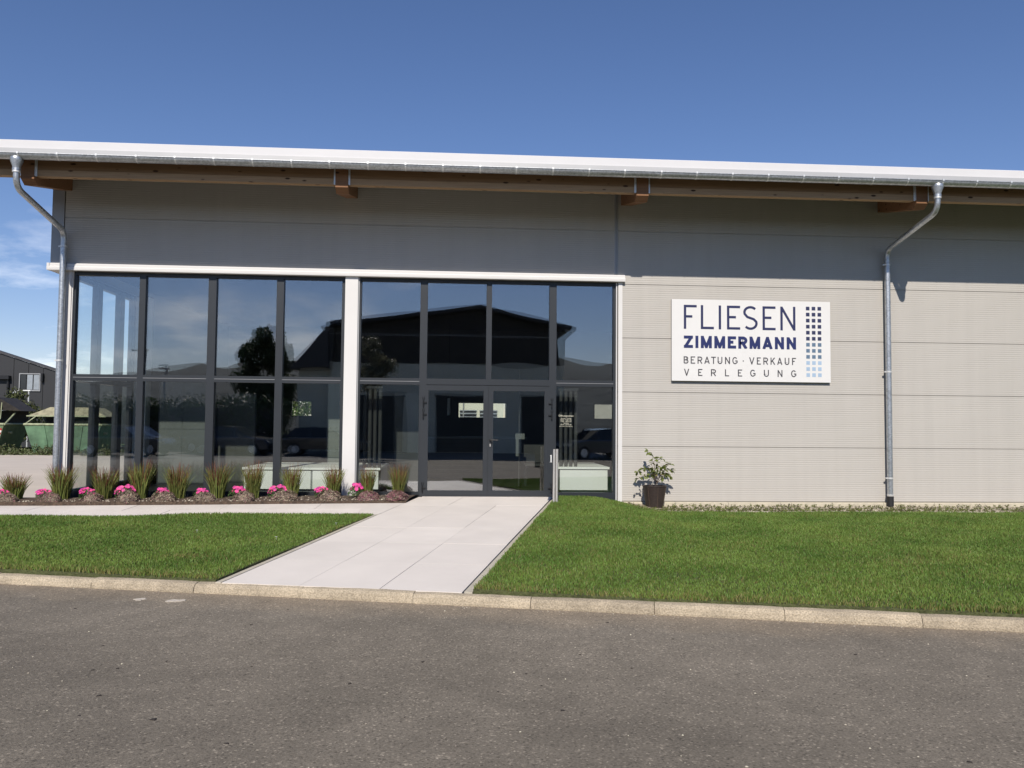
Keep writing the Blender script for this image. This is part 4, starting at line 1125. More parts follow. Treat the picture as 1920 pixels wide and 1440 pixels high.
fl_ = ['pink flowering plant cut by the left edge of the photo', 'pink flowers left of the left downpipe, beside the first mound inside the picture',
       'pink flowers in front of the leftmost glass pane', 'dense pink flowers in front of the first mullion from the left',
       'pink flowers before the second lower pane from the left', 'small group of pink flowers left of the second mullion',
       'pink flowers before the third lower pane, left of the long white podium', 'full bright pink flowers at the foot of the third mullion',
       'pink flowers before the fourth pane, left of the white column', 'sparse pink flowers with dark leaves at the foot of the white column']
fsc = [(1.0, .9), (.95, .95), (1.0, 1.05), (1.1, 1.25), (.85, .9), (.85, .85), (.95, 1.0), (1.1, 1.15), (.95, 1.0), (.9, 1.2)]
for i, x in enumerate(fx):
    t = thing('pink_flower_plant', fl_[i], 'flowers', (0, 0, 0), 'pink flowers in the planting bed')
    lv, bl = FV[2 if i in (4, 5, 6, 9) else 1 if i in (3, 7) else 0]
    link('leaves', lv, None, t); link('blossoms', bl, None, t)
    y = -.50; t.location = (x, y, bed_z(x, y) + .02); t.scale = (fsc[i][0], 1, fsc[i][1]); t.rotation_euler = (0, 0, random.uniform(-.3, .3))

def mound_variant(seed, pinkish):
    r = random.Random(seed); V = []; F = []; VP = []; FP = []
    for i in range(3400):
        a = r.uniform(0, 6.28); u = r.random(); zc = u; q = math.sqrt(max(0, 1 - zc * zc))
        bump = 1 + .09 * math.sin(3 * a + seed) + .07 * math.sin(5 * a + 2 * u * 4 + seed) + r.uniform(-.08, .05)
        n = Vector((q * math.cos(a), q * math.sin(a), zc))
        p = (n.x * .205 * bump, n.y * .17 * bump, n.z * .165 * bump)
        d = (n + Vector((r.uniform(-.7, .7), r.uniform(-.7, .7), r.uniform(-.3, .8)))).normalized()
        if r.random() < pinkish: leafquad(VP, FP, p, d, .017, .011, r)
        else: leafquad(V, F, p, d, r.uniform(.018, .036), .011, r)
    k = len(V)   # dark woody core so that no light shines through
    a_ = np_mesh('foliage', np.array([tuple(v) for v in V]), np.array(F)); a_.materials.append(M_HEATH)
    b_ = np_mesh('bloom', np.array([tuple(v) for v in VP]), np.array(FP)); b_.materials.append(M_HEATHP)
    core = B(); core.lathe([(.165, 0), (.16, .04), (.12, .09), (.06, .12), (.0, .128)], 0, 0, 14)
    c_ = core.mesh('woody_core', True); c_.materials.append(M_SOIL)
    return a_, b_, c_
MV = [mound_variant(80 + s, p_) for s, p_ in enumerate((.12, .25, .55))]
mxs = [-7.47, -6.78, -6.09, -5.5, -4.91, -4.24, -3.58, -2.91, -2.15, -1.5, -1.02]
ml_ = ['brown heather mound at the left photo edge', 'pinkish heather mound left of the left downpipe', 'heather mound before the leftmost glass pane',
       'brown heather mound before the first mullion from the left', 'brown heather mound before the second lower pane from the left', 'brown heather mound left of the second mullion',
       'brown heather mound before the third lower pane', 'large brown heather mound at the foot of the third mullion', 'brown heather mound before the left side of the white column',
       'pinkish heather mound just right of the white column', 'wide blooming heather mound at the right end of the bed by the door']
for i, x in enumerate(mxs):
    t = thing('heather_mound', ml_[i], 'heather', (0, 0, 0), 'heather mounds along the front of the bed')
    for nm, me in zip(('foliage', 'bloom', 'woody_core'), MV[2 if i in (9, 10) else 1 if i in (1, 2) else 0]): link(nm, me, None, t)
    y = -.64 if i < 10 else -.52
    t.location = (x, y, bed_z(x, y) - .02); t.rotation_euler = (0, 0, random.uniform(0, 6))
    s = random.uniform(.92, 1.08) * (1.15 if i == 7 else 1)
    t.scale = (s, s, s * (1.05 if i == 3 else .95)) if i < 10 else (1.75, 1.1, .85)

# potted shrub
POT = thing('potted_shrub', 'leggy green shrub in a dark brown woven pot against the grey wall', 'potted plant', (3.567, -.36, -.06))
pc, py = 3.567, -.36
pp = B(); prof_ = []
for k in range(25):
    z = -.07 + .37 * k / 24; rr = .148 + (.207 - .148) * k / 24
    prof_.append((rr + (.0022 if k % 2 else 0), z))
pp.lathe(prof_ + [(.216, .305), (.216, .322), (.19, .322), (.185, .27)], pc, py, 28)
part(pp, 'pot', M_POT, POT, True, 50)
for k in range(7):
    a = -math.pi / 2 + (k - 3) * .14 * 0 + k * 2 * math.pi / 7 + .06
    part(B().tube([(pc + .150 * math.cos(a), py + .150 * math.sin(a), -.06), (pc + .211 * math.cos(a), py + .211 * math.sin(a), .30)], .004, 5), 'weave_rib', M_STEM, POT)
part(B().lathe([(0, .285), (.186, .28)], pc, py, 20), 'soil', M_SOIL, POT)
rr = random.Random(5)
lm = B(); nL = 6
for k in range(nL + 1):
    t_ = k / nL; ww = math.sin(math.pi * min(1, t_ * 1.02)) ** .8 * .5
    z = -.25 * t_ * t_
    lm.v += [(t_, -ww * .62, z + .10 * ww), (t_, 0, z), (t_, ww * .62, z + .10 * ww)]
for k in range(nL):
    a = 3 * k; lm.f += [(a, a + 3, a + 4, a + 1), (a + 1, a + 4, a + 5, a + 2)]
leafA = lm.mesh('leaf', True); leafA.materials.append(M_ROSE); leafB = leafA.copy(); leafB.materials.clear(); leafB.materials.append(M_ROSE2)
def put_leaf(p, dirn, L, yellow=False):
    o = bpy.data.objects.new('leaf', leafB if yellow else leafA); COL.objects.link(o); attach(o, POT)
    d = Vector(dirn).normalized(); q = d.to_track_quat('X', 'Z')
    o.location = p; o.rotation_mode = 'QUATERNION'; o.rotation_quaternion = q @ Matrix.Rotation(rr.uniform(-.8, .8), 4, 'X').to_quaternion()
    o.scale = (L, L * rr.uniform(.85, 1.15), L)
def px(a, b): return (3.567 + (a - 1225) * .0097, .312 + (911 - b) * .0097)   # photograph offsets in metres
stems = [
    [(1228, 908), (1226, 893), (1220, 872), (1223, 858), (1214, 846)],
    [(1227, 908), (1221, 880), (1212, 878), (1203, 880), (1196, 887)],
    [(1229, 906), (1234, 893), (1236, 880), (1242, 872), (1252, 870)],
    [(1229, 906), (1238, 897), (1246, 889), (1251, 888), (1256, 893)],
    [(1228, 904), (1225, 890), (1216, 889), (1202, 893), (1192, 899)],
    [(1226, 890), (1223, 866), (1232, 858), (1240, 861)],
    [(1229, 905), (1230, 890), (1233, 876), (1230, 868)],
    [(1230, 904), (1240, 886), (1247, 878), (1257, 882)],
]
for si, st in enumerate(stems):
    pts = []; yy = py + rr.uniform(-.02, .02); dy = rr.uniform(-.035, .03)
    for k, (a, b) in enumerate(st):
        x, z = px(a, b); pts.append(Vector((x, yy + dy * k, z)))
    fine = []
    for k in range(len(pts) - 1):
        for j in range(4): fine.append(pts[k].lerp(pts[k + 1], j / 4))
    fine.append(pts[-1])
    part(B().tube(fine, [max(.0065 * (1 - .75 * k / len(fine)), .0016) for k in range(len(fine))], 6), 'stem', M_STEM, POT, True)
    for k in range(5, len(fine)):
        for _ in range(rr.choice((1, 1, 2, 3))):
            d = Vector((rr.uniform(-1, 1), rr.uniform(-.9, .5), rr.uniform(-.7, .45)))
            put_leaf(fine[k], d, rr.uniform(.055, .092), rr.random() < .06)
    put_leaf(fine[-1], fine[-1] - fine[-3] + Vector((0, 0, -.02)), .075)
for (a, b) in ((1228, 880), (1233, 877), (1240, 876), (1243, 882), (1232, 889), (1240, 890), (1227, 889), (1237, 872), (1247, 876), (1245, 868), (1252, 866), (1228, 884)):
    x, z = px(a, b)
    put_leaf((x, py + rr.uniform(-.12, .05), z), (rr.uniform(-1, 1), rr.uniform(-1, .2), rr.uniform(-.6, .3)), rr.uniform(.07, .10), b > 887 and a < 1234)

# ground cover in the gravel strip: little tufts, thinner to the right
V = []; F = []; r = random.Random(11)
for _ in range(1500):
    x = 3.1 + 8 * r.random(); y = -1.16 + 1.06 * r.random()
    fr = .95 if y < -.55 else .55
    if r.random() > fr * (1.05 - .055 * (x - 3.1)): continue
    z = float(gz(x, y)) + .015; hh = r.uniform(.02, .05) * (1.2 if y > -.45 else 1)
    for _k in range(7):
        a = r.uniform(0, 6.28); q = r.uniform(0, .035)
        leafquad(V, F, (x + q * math.cos(a), y + q * math.sin(a), z + hh * r.uniform(.2, 1)), (math.cos(a) * .6, math.sin(a) * .6 - .3, .9), .034, .020, r)
me = np_mesh('ground_cover', np.array([tuple(v) for v in V]), np.array(F)); me.materials.append(M_GCOV)
tag(link('ground_cover', me, None), kind='stuff')
# daisies
for (x, y, wh) in ((-3.31, -4.1, 'leftmost of three'), (-2.2, -4.6, 'middle one of three'), (-1.62, -3.55, 'rightmost of three, nearest the path')):
    d = B(); z = float(lawn_z(x, y)) + .045
    for k in range(8):
        a = k * .785; d.add([(x, y, z), (x + .014 * math.cos(a - .3), y + .014 * math.sin(a - .3), z + .002), (x + .018 * math.cos(a), y + .018 * math.sin(a), z), (x + .014 * math.cos(a + .3), y + .014 * math.sin(a + .3), z + .002)], [(0, 1, 2, 3)])
    d.tube([(x, y, z - .05), (x, y, z)], .0015, 4)
    tag(d.build('daisy', MATS['number_white']), 'tiny white daisy in the left lawn, ' + wh, 'daisy', 'daisies in the left lawn')

# ------------------------------------------------------------------ yard on the left: skips, grey hall, bush
def skip_bin(label, x0, x1, y0, y1, zr, m, rim, lidm, style):
    t = thing('skip_container', label, 'skip', ((x0 + x1) / 2, (y0 + y1) / 2, 0), 'skips standing in the yard on the left')
    b = .36; zb = .06; th = .05
    o = [(x0, y0, zr), (x1, y0, zr), (x1, y1, zr), (x0, y1, zr)]
    i_ = [(x0 + th, y0 + th, zr), (x1 - th, y0 + th, zr), (x1 - th, y1 - th, zr), (x0 + th, y1 - th, zr)]
    lo = [(x0 + b, y0 + .12, zb), (x1 - b, y0 + .12, zb), (x1 - b, y1 - .12, zb), (x0 + b, y1 - .12, zb)]
    li = [(x0 + b + th, y0 + .16, zb + .1), (x1 - b - th, y0 + .16, zb + .1), (x1 - b - th, y1 - .16, zb + .1), (x0 + b + th, y1 - .16, zb + .1)]
    bb = B().add(o + i_ + lo + li, [(0,4,5,1)[::-1],(1,5,6,2)[::-1],(2,6,7,3)[::-1],(3,7,4,0)[::-1],(8,9,1,0),(9,10,2,1),(10,11,3,2),(11,8,0,3),(8,11,10,9),(12,13,14,15),(12,4,5,13)[::1],(13,5,6,14),(14,6,7,15),(15,7,4,12)])
    part(bb, 'body', m, t)
    part(B().tube([(x0, y0, zr), (x1, y0, zr)], .045, 8).tube([(x0, y1, zr), (x1, y1, zr)], .045, 8).tube([(x0, y0, zr), (x0, y1, zr)], .045, 8).tube([(x1, y0, zr), (x1, y1, zr)], .045, 8), 'rim', rim, t)
    for f in (.25, .75):
        xx0, xx1 = x0 + (x1 - x0) * f, 0
        xl = x0 + b + (x1 - x0 - 2 * b) * f
        part(B().add([(xx0 - .05, y0 - .03, zr - .05), (xx0 + .05, y0 - .03, zr - .05), (xl + .05, y0 + .08, zb), (xl - .05, y0 + .08, zb), (xx0 - .05, y0 + .02, zr - .05), (xx0 + .05, y0 + .02, zr - .05), (xl + .05, y0 + .13, zb), (xl - .05, y0 + .13, zb)], [(0,1,2,3)[::-1],(0,3,7,4)[::-1],(1,5,6,2)[::-1]]), 'rib', m, t)
    for x_, s in ((x0 + .12, -1), (x1 - .12, 1)):
        part(B().tube([(x_, y0 + .55, zr - .35), (x_ + s * .16, y0 + .55, zr - .35)], .05, 8), 'lifting_pin', rim, t)
    if style == 'pale':      # shallow ridged lid over half of it
        zt = zr + .72
        part(B().add([(x0 - .06, y0 + .30, zr + .34), (x0 + .72, y0 + .62, zt), (x1 - .6, y0 + .62, zt), (x1 + .05, y0 + .30, zr + .34), (x0 - .06, y1, zr + .34), (x0 + .72, y1 - .1, zt), (x1 - .6, y1 - .1, zt), (x1 + .05, y1, zr + .34)],
                     [(0,3,2,1)[::-1],(0,1,5,4)[::-1],(2,3,7,6)[::-1],(1,2,6,5)[::-1],(4,5,6,7)]), 'lid', lidm, t)
        part(B().box(x0 + .02, x1 - .02, y1 - .06, y1 - .02, zr, zr + .36), 'shade_plate', M_LIDDARK, t)  # dark sheet added as the shade in the opening under the lid
        part(B().tube([(x0 - .06, y0 + .30, zr + .34), (x1 + .05, y0 + .30, zr + .34)], .03, 6), 'lid_edge', rim, t)
        part(B().tube([(x0, y0 + .05, zr), (x0 + .35, y0 + .3, zr + .36)], .025, 6), 'strut', rim, t)
    else:                     # tall dark hood, open to the front
        zt = zr + 1.10
        part(B().add([(x0, y0 + .5, zt), (x1 - .55, y0 + .5, zt), (x1 + .3, y0 + .7, zr + .55), (x0, y1, zt), (x1 - .55, y1, zt), (x1 + .3, y1, zr + .55), (x0, y0 + .62, zr + .58), (x1 - .5, y0 + .62, zr + .58)],
                     [(0,1,4,3)[::-1],(1,2,5,4)[::-1],(0,6,7,1)[::-1],(1,7,2)[::-1],(3,4,5)[::-1]]), 'hood', lidm, t)
        part(B().box(x0 + .02, x1 - .02, y1 - .08, y1 - .03, zr, zr + .56), 'shade_plate', M_LIDDARK, t)  # dark sheet added as the shade beneath the hood
        part(B().box(x0, x1 - .5, y0 + .47, y0 + .53, zt, zt + .05), 'hood_edge', rim, t)
        part(B().tube([(x1, y0 + .05, zr), (x1 - .05, y0 + .9, zr + .46)], .035, 6).tube([(x1 - .42, y0 + .58, zr + .95), (x1 - .42, y0 + .5, zr + .2)], .02, 6), 'strut', rim, t)
        h = B(); hw = B()
        for k in range(6):
            za, zc = zr - .12 - k * .082, zr - .12 - (k + 1) * .082
            f0, f1 = (zr - za) / (zr - zb), (zr - zc) / (zr - zb)
            xa, xc = x1 - b * f0 - .04, x1 - b * f1 - .04; ya, yc = y0 + .12 * f0 - .006, y0 + .12 * f1 - .006
            (h if k % 2 == 0 else hw).add([(xa - .20, ya, za - .02), (xa, ya, za - .06), (xc, yc, zc - .06), (xc - .20, yc, zc - .02)], [(0, 1, 2, 3)[::-1]])
        part(h, 'red_stripes', M_REDW, t); part(hw, 'white_stripes', M_HAZW, t)
    return t
skip_bin('green skip with a pale half lid, beside the left downpipe', -17.66, -14.6, 20.1, 21.9, 1.23, M_SKIP, M_RIM, M_LID, 'pale')
skip_bin('olive skip with dark open hood and red and white stripes at the left photo edge', -21.8, -18.34, 19.9, 21.9, 1.23, M_SKIP2, M_RIM, M_LIDDARK, 'hood')
# weeds at the yard edge
V = []; F = []; r = random.Random(3)
for _ in range(520):
    x = r.uniform(-25, -13.5); y = r.uniform(19.3, 20.4); h_ = r.choice((.15, .25, .4)) * r.uniform(.6, 1.2)
    for k in range(16):
        a = r.uniform(0, 6.28); q = r.uniform(0, .14)
        leafquad(V, F, (x + q * math.cos(a), y + q * math.sin(a), h_ * r.random()), (math.cos(a), math.sin(a) - .5, .5), .11, .045, r)
me = np_mesh('weeds', np.array([tuple(v) for v in V]), np.array(F)); me.materials.append(leaf_mat('weed_leaf', (.075, .09, .03), rand=.5, var=.4))
tag(link('weeds', me, None), kind='stuff')

# grey hall behind
HL = thing('grey_hall', 'dark grey metal hall with a sloping roof line behind the skips', 'hall', (-27, 33, 0))
SL = (5.149 - 4.2) / (-25.585 + 22.602)
def hz_(x): return 5.149 + SL * (x + 25.585)
HX0, HX1 = -36.0, -21.6
wx0, wx1, wz0, wz1 = -24.42, -23.36, 3.08, 3.98
n_ = 18
for i in range(n_):
    a_, c_ = HX0 + (HX1 - HX0) * i / n_, HX0 + (HX1 - HX0) * (i + 1) / n_
    part(B().prism([(a_ + .012, -.1), (c_ - .012, -.1), (c_ - .012, hz_(c_) - .02), (a_ + .012, hz_(a_) - .02)], 33.0, 33.12, 'y'), 'cladding_sheet', M_HALLG, HL)
part(B().prism([(HX0 + .1, -.1), (HX1 - .1, -.1), (HX1 - .1, hz_(HX1) - .1), (HX0 + .1, hz_(HX0) - .1)], 33.05, 33.4, 'y').box(HX0 + .1, HX1 - .1, 33.4, 45, -.1, hz_(HX1) - .15), 'hall_body', M_DARKFRAME, HL)
part(B().prism([(HX0 - .3, hz_(HX0 - .3)), (HX1 + .3, hz_(HX1 + .3)), (HX1 + .3, hz_(HX1 + .3) + .12), (HX0 - .3, hz_(HX0 - .3) + .12)], 32.92, 33.45, 'y'), 'roof_edge', M_ROOFD, HL)
w_ = part(B().box(wx0 - .05, wx1 + .05, 32.93, 33.0, wz0 - .05, wz0 + .02).box(wx0 - .05, wx1 + .05, 32.93, 33.0, wz1, wz1 + .05).box(wx0 - .05, wx0, 32.93, 33.0, wz0 + .02, wz1).box(wx1, wx1 + .05, 32.93, 33.0, wz0 + .02, wz1), 'window', M_TRIMGREY, HL)
for k in range(3):
    a_ = wx0 + (wx1 - wx0) * k / 3; c_ = wx0 + (wx1 - wx0) * (k + 1) / 3
    part(B().box(a_ + .03, c_ - .03, 32.96, 32.98, wz0 + .04, wz1 - .03), 'pane', M_WINDARK if k == 0 else M_WINPALE, w_)
part(B().box(wx1 + .10, wx1 + .22, 32.8, 33.0, wz0 + .5, wz1 + .05), 'shutter_box', M_DARKFRAME, HL)
part(B().box(wx0 - 1.2, wx0 - .5, 32.7, 33.0, wz1 - .3, wz1 - .1).tube([(wx0 - .62, 32.9, -.1), (wx0 - .62, 32.9, wz1 - .2)], .06, 8), 'vent_pipe', M_DARKFRAME, HL)
t = thing('handrail', 'thin pale metal handrail below the hall window', 'handrail', (-24.2, 31.5, 0))
part(B().tube([(-24.9, 31.5, 1.4), (-23.9, 31.5, 3.0), (-23.1, 31.5, 3.0)], .045, 6), 'rail', M_CLIP, t)
for x, z in ((-24.85, 1.45), (-23.9, 3.0), (-23.2, 3.0)): part(B().tube([(x, 31.5, -.1), (x, 31.5, z)], .04, 6), 'post', M_CLIP, t)

def foliage(name, blobs, n, L, m, seed, parent, thin=.55):
    r = np.random.default_rng(seed); W_ = np.array([b[3] ** 2 for b in blobs]); W_ = W_ / W_.sum()
    V = []; F = []
    k = 0
    idx = r.choice(len(blobs), n, p=W_)
    bl = np.array([b[:3] for b in blobs])[idx]; rad = np.array([b[3] for b in blobs])[idx]
    d = r.normal(size=(n, 3)); d /= np.linalg.norm(d, axis=1)[:, None]
    q = r.random(n) ** .45
    P = bl + d * (rad * q)[:, None] * np.array([1, 1, .9])
    nr = d + r.normal(0, .6, (n, 3)); nr /= np.linalg.norm(nr, axis=1)[:, None]
    a = np.cross(nr, r.normal(size=(n, 3))); a /= np.linalg.norm(a, axis=1)[:, None]; b = np.cross(nr, a)
    s = L * r.uniform(.6, 1.3, n)[:, None]
    V = np.stack([P - a * s * .5, P + b * s * .28, P + a * s * .5, P - b * s * .28], 1).reshape(-1, 3)
    F = np.arange(n * 4).reshape(-1, 4)
    me = np_mesh(name, V, F); me.materials.append(m)
    return link(name, me, None, parent)
def tree(nm, label, cat, x, y, z0, h, cr, seed, m, n=5000, L=.22, tr=.16, low=.35, group=None, nb=14, shape=1.0):
    r = random.Random(seed)
    t = thing(nm, label, cat, (x, y, z0), group)
    hb = h * low
    blobs = []
    for k in range(nb):
        a = r.uniform(0, 6.28); f = r.random(); zz = z0 + hb + (h - hb) * (.12 + .8 * f)
        R2 = cr * (math.sin(math.pi * (.18 + .72 * f)) ** shape) * r.uniform(.35, .72)
        rb = cr * r.uniform(.28, .46) * (1.05 - .35 * f)
        blobs.append((x + R2 * math.cos(a), y + R2 * math.sin(a), zz, rb))
    blobs.append((x, y, z0 + h - cr * .3, cr * .3))
    part(B().tube([(x, y, z0 - .2), (x + r.uniform(-.1, .1), y, z0 + hb), (x, y, z0 + h * .8)], [tr, tr * .7, tr * .15], 8), 'trunk', M_STEM, t, True)
    for b in blobs[:8]:
        part(B().tube([(x, y, z0 + hb * .8 + r.uniform(0, .3) * (h - hb)), ((x + b[0]) / 2, (y + b[1]) / 2, b[2] - b[3] * .8), b[:3]], [tr * .4, tr * .28, tr * .08], 5), 'limb', M_STEM, t, True)
    foliage('crown', blobs, n, L, m, seed, t)
    return t
tree('bush', 'scrubby olive bush in front of the grey hall, behind the skips', 'bush', -21.9, 27.5, 0, 3.1, 1.5, 4, leaf_mat('bush_leaf', (.075, .085, .03), rand=.5), 2600, .16, .05, .1)

# behind the showroom, seen through its rear windows
RB = thing('cream_workshop', 'cream building with dark garage windows, seen through the showroom', 'building', (0, 30, 0))
part(B().box(-6, 2.55, 30, 36, -.1, 4.5), 'wall', M_CREAM, RB)
part(B().box(-6.3, 2.8, 29.7, 36.3, 4.5, 4.7), 'roof', M_ROOFD, RB)
for x0, x1 in ((-3.4, -2.2), (-1.9, -.1), (.2, 1.08), (1.28, 2.2)):
    f_ = part(B().box(x0, x1, 29.94, 29.995, .9, 2.12), 'window', M_WINDARK, RB)
    part(B().box(x0 - .02, x1 + .02, 29.92, 29.938, 1.95, 2.02).box(x0 - .02, x1 + .02, 29.92, 29.938, 1.78, 1.82).box(x0 - .03, x1 + .03, 29.92, 29.938, 2.12, 2.17), 'sash', M_WINPALE, f_)
part(B().tube([(.38, 29.9, -.1), (.38, 29.9, 4.5)], .04, 6), 'downpipe', M_TRIMGREY, RB)
t = thing('garden_shed', 'grey shed beside the cream building, seen through the showroom', 'shed', (5, 31, 0))
part(B().box(2.95, 9, 31, 35, -.1, 3.2), 'wall', mat('grey_render', (.30, .29, .25), .85, var=.1, scale=3), t)
part(B().box(2.85, 9.2, 30.8, 35.2, 3.2, 3.35), 'roof', M_ROOFD, t)
t = thing('garden_shrub', 'sunlit green shrub seen through the small rear window at left', 'shrub', (-7.8, 26, 0))
foliage('leaves', [(x, 26 + .3 * math.sin(x * 5), z, .75) for x in np.arange(-10.2, -5.6, .5) for z in (.5, 1.3, 2.1, 2.9)], 14000, .15, leaf_mat('shrub_leaf', (.11, .17, .035), rand=.6, var=.5), 9, t)
part(B().tube([(-7.8, 26.2, -.1), (-7.8, 26.2, 2.6)], .08, 6), 'stem', M_STEM, t)

# ------------------------------------------------------------------ across the road (mirrored in the glass)
OP = thing('opposite_hall', 'broad hall with dark timber gable above a pale rendered base, across the road', 'hall', (1.2, -33, -.25))
OX0, OX1, OY0, OY1 = -7.3, 6.3, -33.0, -52.0
part(B().box(OX0, OX1, OY1, OY0, -.25, 4.9), 'base_wall', M_OPPB, OP)
n_ = 28; pk = 1.35
def oz_(x): return 8.1 - (.205 * (x - pk) if x > pk else .128 * (pk - x))
for i in range(n_):
    a_, c_ = OX0 + (OX1 - OX0) * i / n_, OX0 + (OX1 - OX0) * (i + 1) / n_
    part(B().prism([(a_ + .012, 4.91), (c_ - .012, 4.91), (c_ - .012, oz_(c_) - .02), (a_ + .012, oz_(a_) - .02)], OY0 - .08, OY0 + .04, 'y'), 'timber_board', M_OPP, OP)
part(B().prism([(OX0 + .05, 4.9), (OX1 - .05, 4.9), (OX1 - .05, oz_(OX1) - .1), (pk, oz_(pk) - .1), (OX0 + .05, oz_(OX0) - .1)], OY0 - .04, OY1, 'y'), 'gable_body', M_DARKFRAME, OP)
part(B().prism([(OX0 - .1, oz_(OX0 - .1)), (pk, oz_(pk)), (OX1 + .6, oz_(OX1 + .6)), (OX1 + .6, oz_(OX1 + .6) + .2), (pk, oz_(pk) + .2), (OX0 - .1, oz_(OX0 - .1) + .2)], OY0 + .9, OY1 - .5, 'y'), 'roof', M_ROOFD, OP)
part(B().prism([(-9.7, 4.5), (-7.31, 4.5), (-7.31, oz_(-7.4) + .18)], OY0 + .4, OY1, 'y'), 'lean_to_roof', M_ROOFD, OP)
part(B().box(-9.2, -7.31, OY1, OY0 - .3, -.25, 4.49), 'lean_to_wall', M_OPPB, OP)
bx('ledge', M_TRIMGREY, OX0 - .02, OX1 + .02, OY0 + .041, OY0 + .07, 6.55, 6.59, parent=OP)
for x in (OX0 - .45, OX1 + .45):
    part(B().tube([(x, OY0 + .5, oz_(x) - .05), (x, OY0 - 18, oz_(x) - .05)], .09, 8), 'gutter', M_ZINC, OP)
for k in range(3):
    x0 = -6.2 + k * 5.0
    d_ = part(B().box(x0, x0 + 3.2, OY0 + .002, OY0 + .05, -.22, 3.0), 'roller_gate', M_OPP, OP)
    part(B().box(x0 - .1, x0 + 3.3, OY0 + .001, OY0 + .09, 3.0, 3.1), 'gate_frame', M_FRAME, d_)
for k, (nm, lab, x, y, h, cr, m, n) in enumerate((
        ('round_tree', 'small round tree with leaves coloured as if lit before the opposite hall', -4.1, -25.5, 6.0, 1.15, M_TREE2, 4000),
        ('dark_tree', 'dark broad tree beside the opposite hall', -11.9, -37, 7.7, 2.5, M_TREE, 16000),
        ('slim_tree', 'slim tall tree on the far side of the opposite hall', 12.6, -41, 8.4, 1.7, M_TREE, 6000),
        ('broad_tree', 'broad dark tree farther right across the road', 16.5, -44, 7.6, 3.0, M_TREE, 7000))):
    tree(nm, lab, 'tree', x, y, -.25, h, cr, 30 + k, m, n, .26 if k else .17, .14, (.5, .12, .2, .15)[k], nb=26)
for k, x in enumerate((-17.8, -16.9)):
    t = thing('street_lamp', ('taller', 'shorter')[k] + ' thin street lamp across the road', 'street lamp', (x - k * 1.4, -33 - k * 5, -.25))
    xx, yy = x - k * 1.4, -33 - k * 5
    part(B().tube([(xx, yy, -.25), (xx, yy, 5.4 - k * .6)], .055, 8), 'pole', M_TRIMGREY, t)
    part(B().box(xx - .45, xx + .12, yy - .1, yy + .1, 5.4 - k * .6, 5.48 - k * .6), 'lamp_head', M_TRIMGREY, t)
# forested hills far behind
hx = np.linspace(-420, 420, 90); V = []; F = []
rows = [(-170, 0), (-230, .55), (-300, 1.0), (-380, .75), (-460, .2)]
def ridge(x): return 15 + 9 * math.sin(x * .011 + 1.2) + 5 * math.sin(x * .031 + .4) + 2 * math.sin(x * .093) + 13 * math.exp(-((x + 78) / 42) ** 2)
for (yy, f) in rows:
    for x in hx: V.append((x, yy + 14 * math.sin(x * .02), -.4 + ridge(x) * f * (1 + .05 * random.uniform(-1, 1))))
for j in range(len(rows) - 1):
    for i in range(89): a = j * 90 + i; F.append((a, a + 1, a + 91, a + 90))
b = B(); b.v = V; b.f = F
tag(b.build('hills', M_HILL, smooth=True, sharp=0), kind='structure')

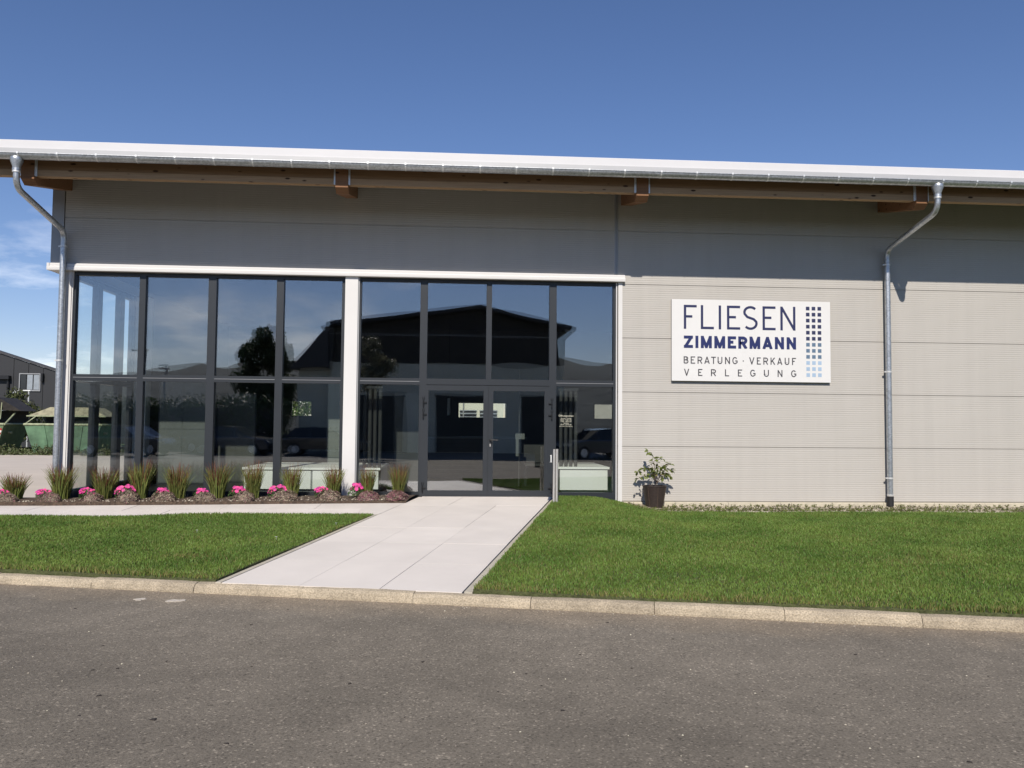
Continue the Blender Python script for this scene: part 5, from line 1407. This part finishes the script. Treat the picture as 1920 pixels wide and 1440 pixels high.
# parked cars across the road
def car(label, x, y, rot, paint):
    t = thing('parked_car', label, 'car', (0, 0, 0), 'cars parked across the road')
    Lh = [(-2.15, .32), (-2.2, .62), (-2.12, .86), (-1.2, .93), (1.0, .95), (1.95, .84), (2.15, .62), (2.12, .30)]
    b = B(); cs = []
    for (xx, zz) in Lh: cs.append((xx, zz))
    for s, yw in ((-1, .86), (1, .86)): pass
    rows_ = [(-.88, .0), (-.84, .0), (.84, .0), (.88, .0)]
    V = []; F = []; n = len(Lh)
    for (yv, sh) in ((-.88, .06), (-.80, .0), (.80, .0), (.88, .06)):
        for (xx, zz) in Lh: V.append((xx * (1 - sh * .3), yv, zz - (sh * .9 if zz > .5 else -sh * .3)))
    for j in range(3):
        for i in range(n): F.append((j * n + i, j * n + (i + 1) % n, (j + 1) * n + (i + 1) % n, (j + 1) * n + i))
    F += [tuple(range(n))[::-1], tuple(range(3 * n, 4 * n))]
    b.v = V; b.f = F
    part(b, 'body', paint, t, True, 30)
    cab = [(-1.95, .92), (-1.45, 1.38), (-.4, 1.46), (.35, 1.40), (1.15, .94)]
    V = []; F = []; n = len(cab)
    for (yv, k) in ((-.80, 0), (.80, 0)):
        for (xx, zz) in cab: V.append((xx, yv * (1 - .22 * (zz - .92) / .54), zz))
    F = [tuple(range(n))[::-1], tuple(range(n, 2 * n))] + [(i, i + 1, n + i + 1, n + i) for i in range(n - 1)]
    g = B(); g.v = V; g.f = F
    part(g, 'windows', M_WINDARK, t)
    part(B().add([(-1.42, -.64, 1.395), (-.4, -.62, 1.475), (.35, -.62, 1.415), (.35, .62, 1.415), (-.4, .62, 1.475), (-1.42, .64, 1.395)], [(0, 1, 4, 5), (1, 2, 3, 4)]), 'roof', paint, t)
    for s in (-1, 1):
        pi = B()
        for xx in (-.55, .38): pi.add([(xx - .04, s * .81, .94), (xx + .04, s * .81, .94), (xx + .02, s * .645, 1.44), (xx - .06, s * .645, 1.44)], [(0, 1, 2, 3)])
        part(pi, 'pillar', paint, t)
    for xx in (-1.35, 1.35):
        for s in (-1, 1):
            w = part(B().tube([(xx, s * .70, .32), (xx, s * .89, .32)], .32, 20), 'wheel', M_BLACK, t, True)
            part(B().tube([(xx, s * .86, .32), (xx, s * .897, .32)], .20, 14), 'rim', M_CLIP, w, True)
    for s in (-1, 1):
        part(B().box(2.02, 2.13, s * .62 - .16, s * .62 + .16, .64, .76), 'headlight', M_LAMP, t)
        part(B().box(-2.19, -2.10, s * .66 - .12, s * .66 + .12, .70, .84), 'tail_light', M_REDW, t)
        part(B().box(.62, .78, s * .90 - .06, s * .90 + .06, .96, 1.08), 'wing_mirror', paint, t)
    t.location = (x, y, -.25); t.rotation_euler = (0, 0, rot)
car('dark car parked leftmost across the road', -15.3, -24.5, .15, M_CAR)
car('dark car parked across the road behind the leftmost one', -11.3, -27.5, .12, M_CAR2)
car('dark car parked across the road between hall and lamps', -6.6, -27.0, .05, M_CAR)
car('dark blue car parked rightmost across the road', 6.9, -25.0, 2.7, M_CAR2)

# clipped dark hedge behind the parked cars
t = thing('hedge', 'long dark hedge behind the parked cars across the road', 'hedge', (-24, -31.5, -.25))
r = random.Random(8)
bl_ = [(x + r.uniform(-.3, .3), -31.5 + r.uniform(-.3, .3), z + r.uniform(-.2, .2), .95) for x in np.arange(-42, -9.5, .8) for z in (.4, 1.3, 2.1)]
foliage('hedge_leaves', bl_, 26000, .26, M_TREE, 77, t)
part(B().box(-42.5, -9.6, -31.9, -31.1, -.25, 2.2), 'woody_core', M_DARKFRAME, t)
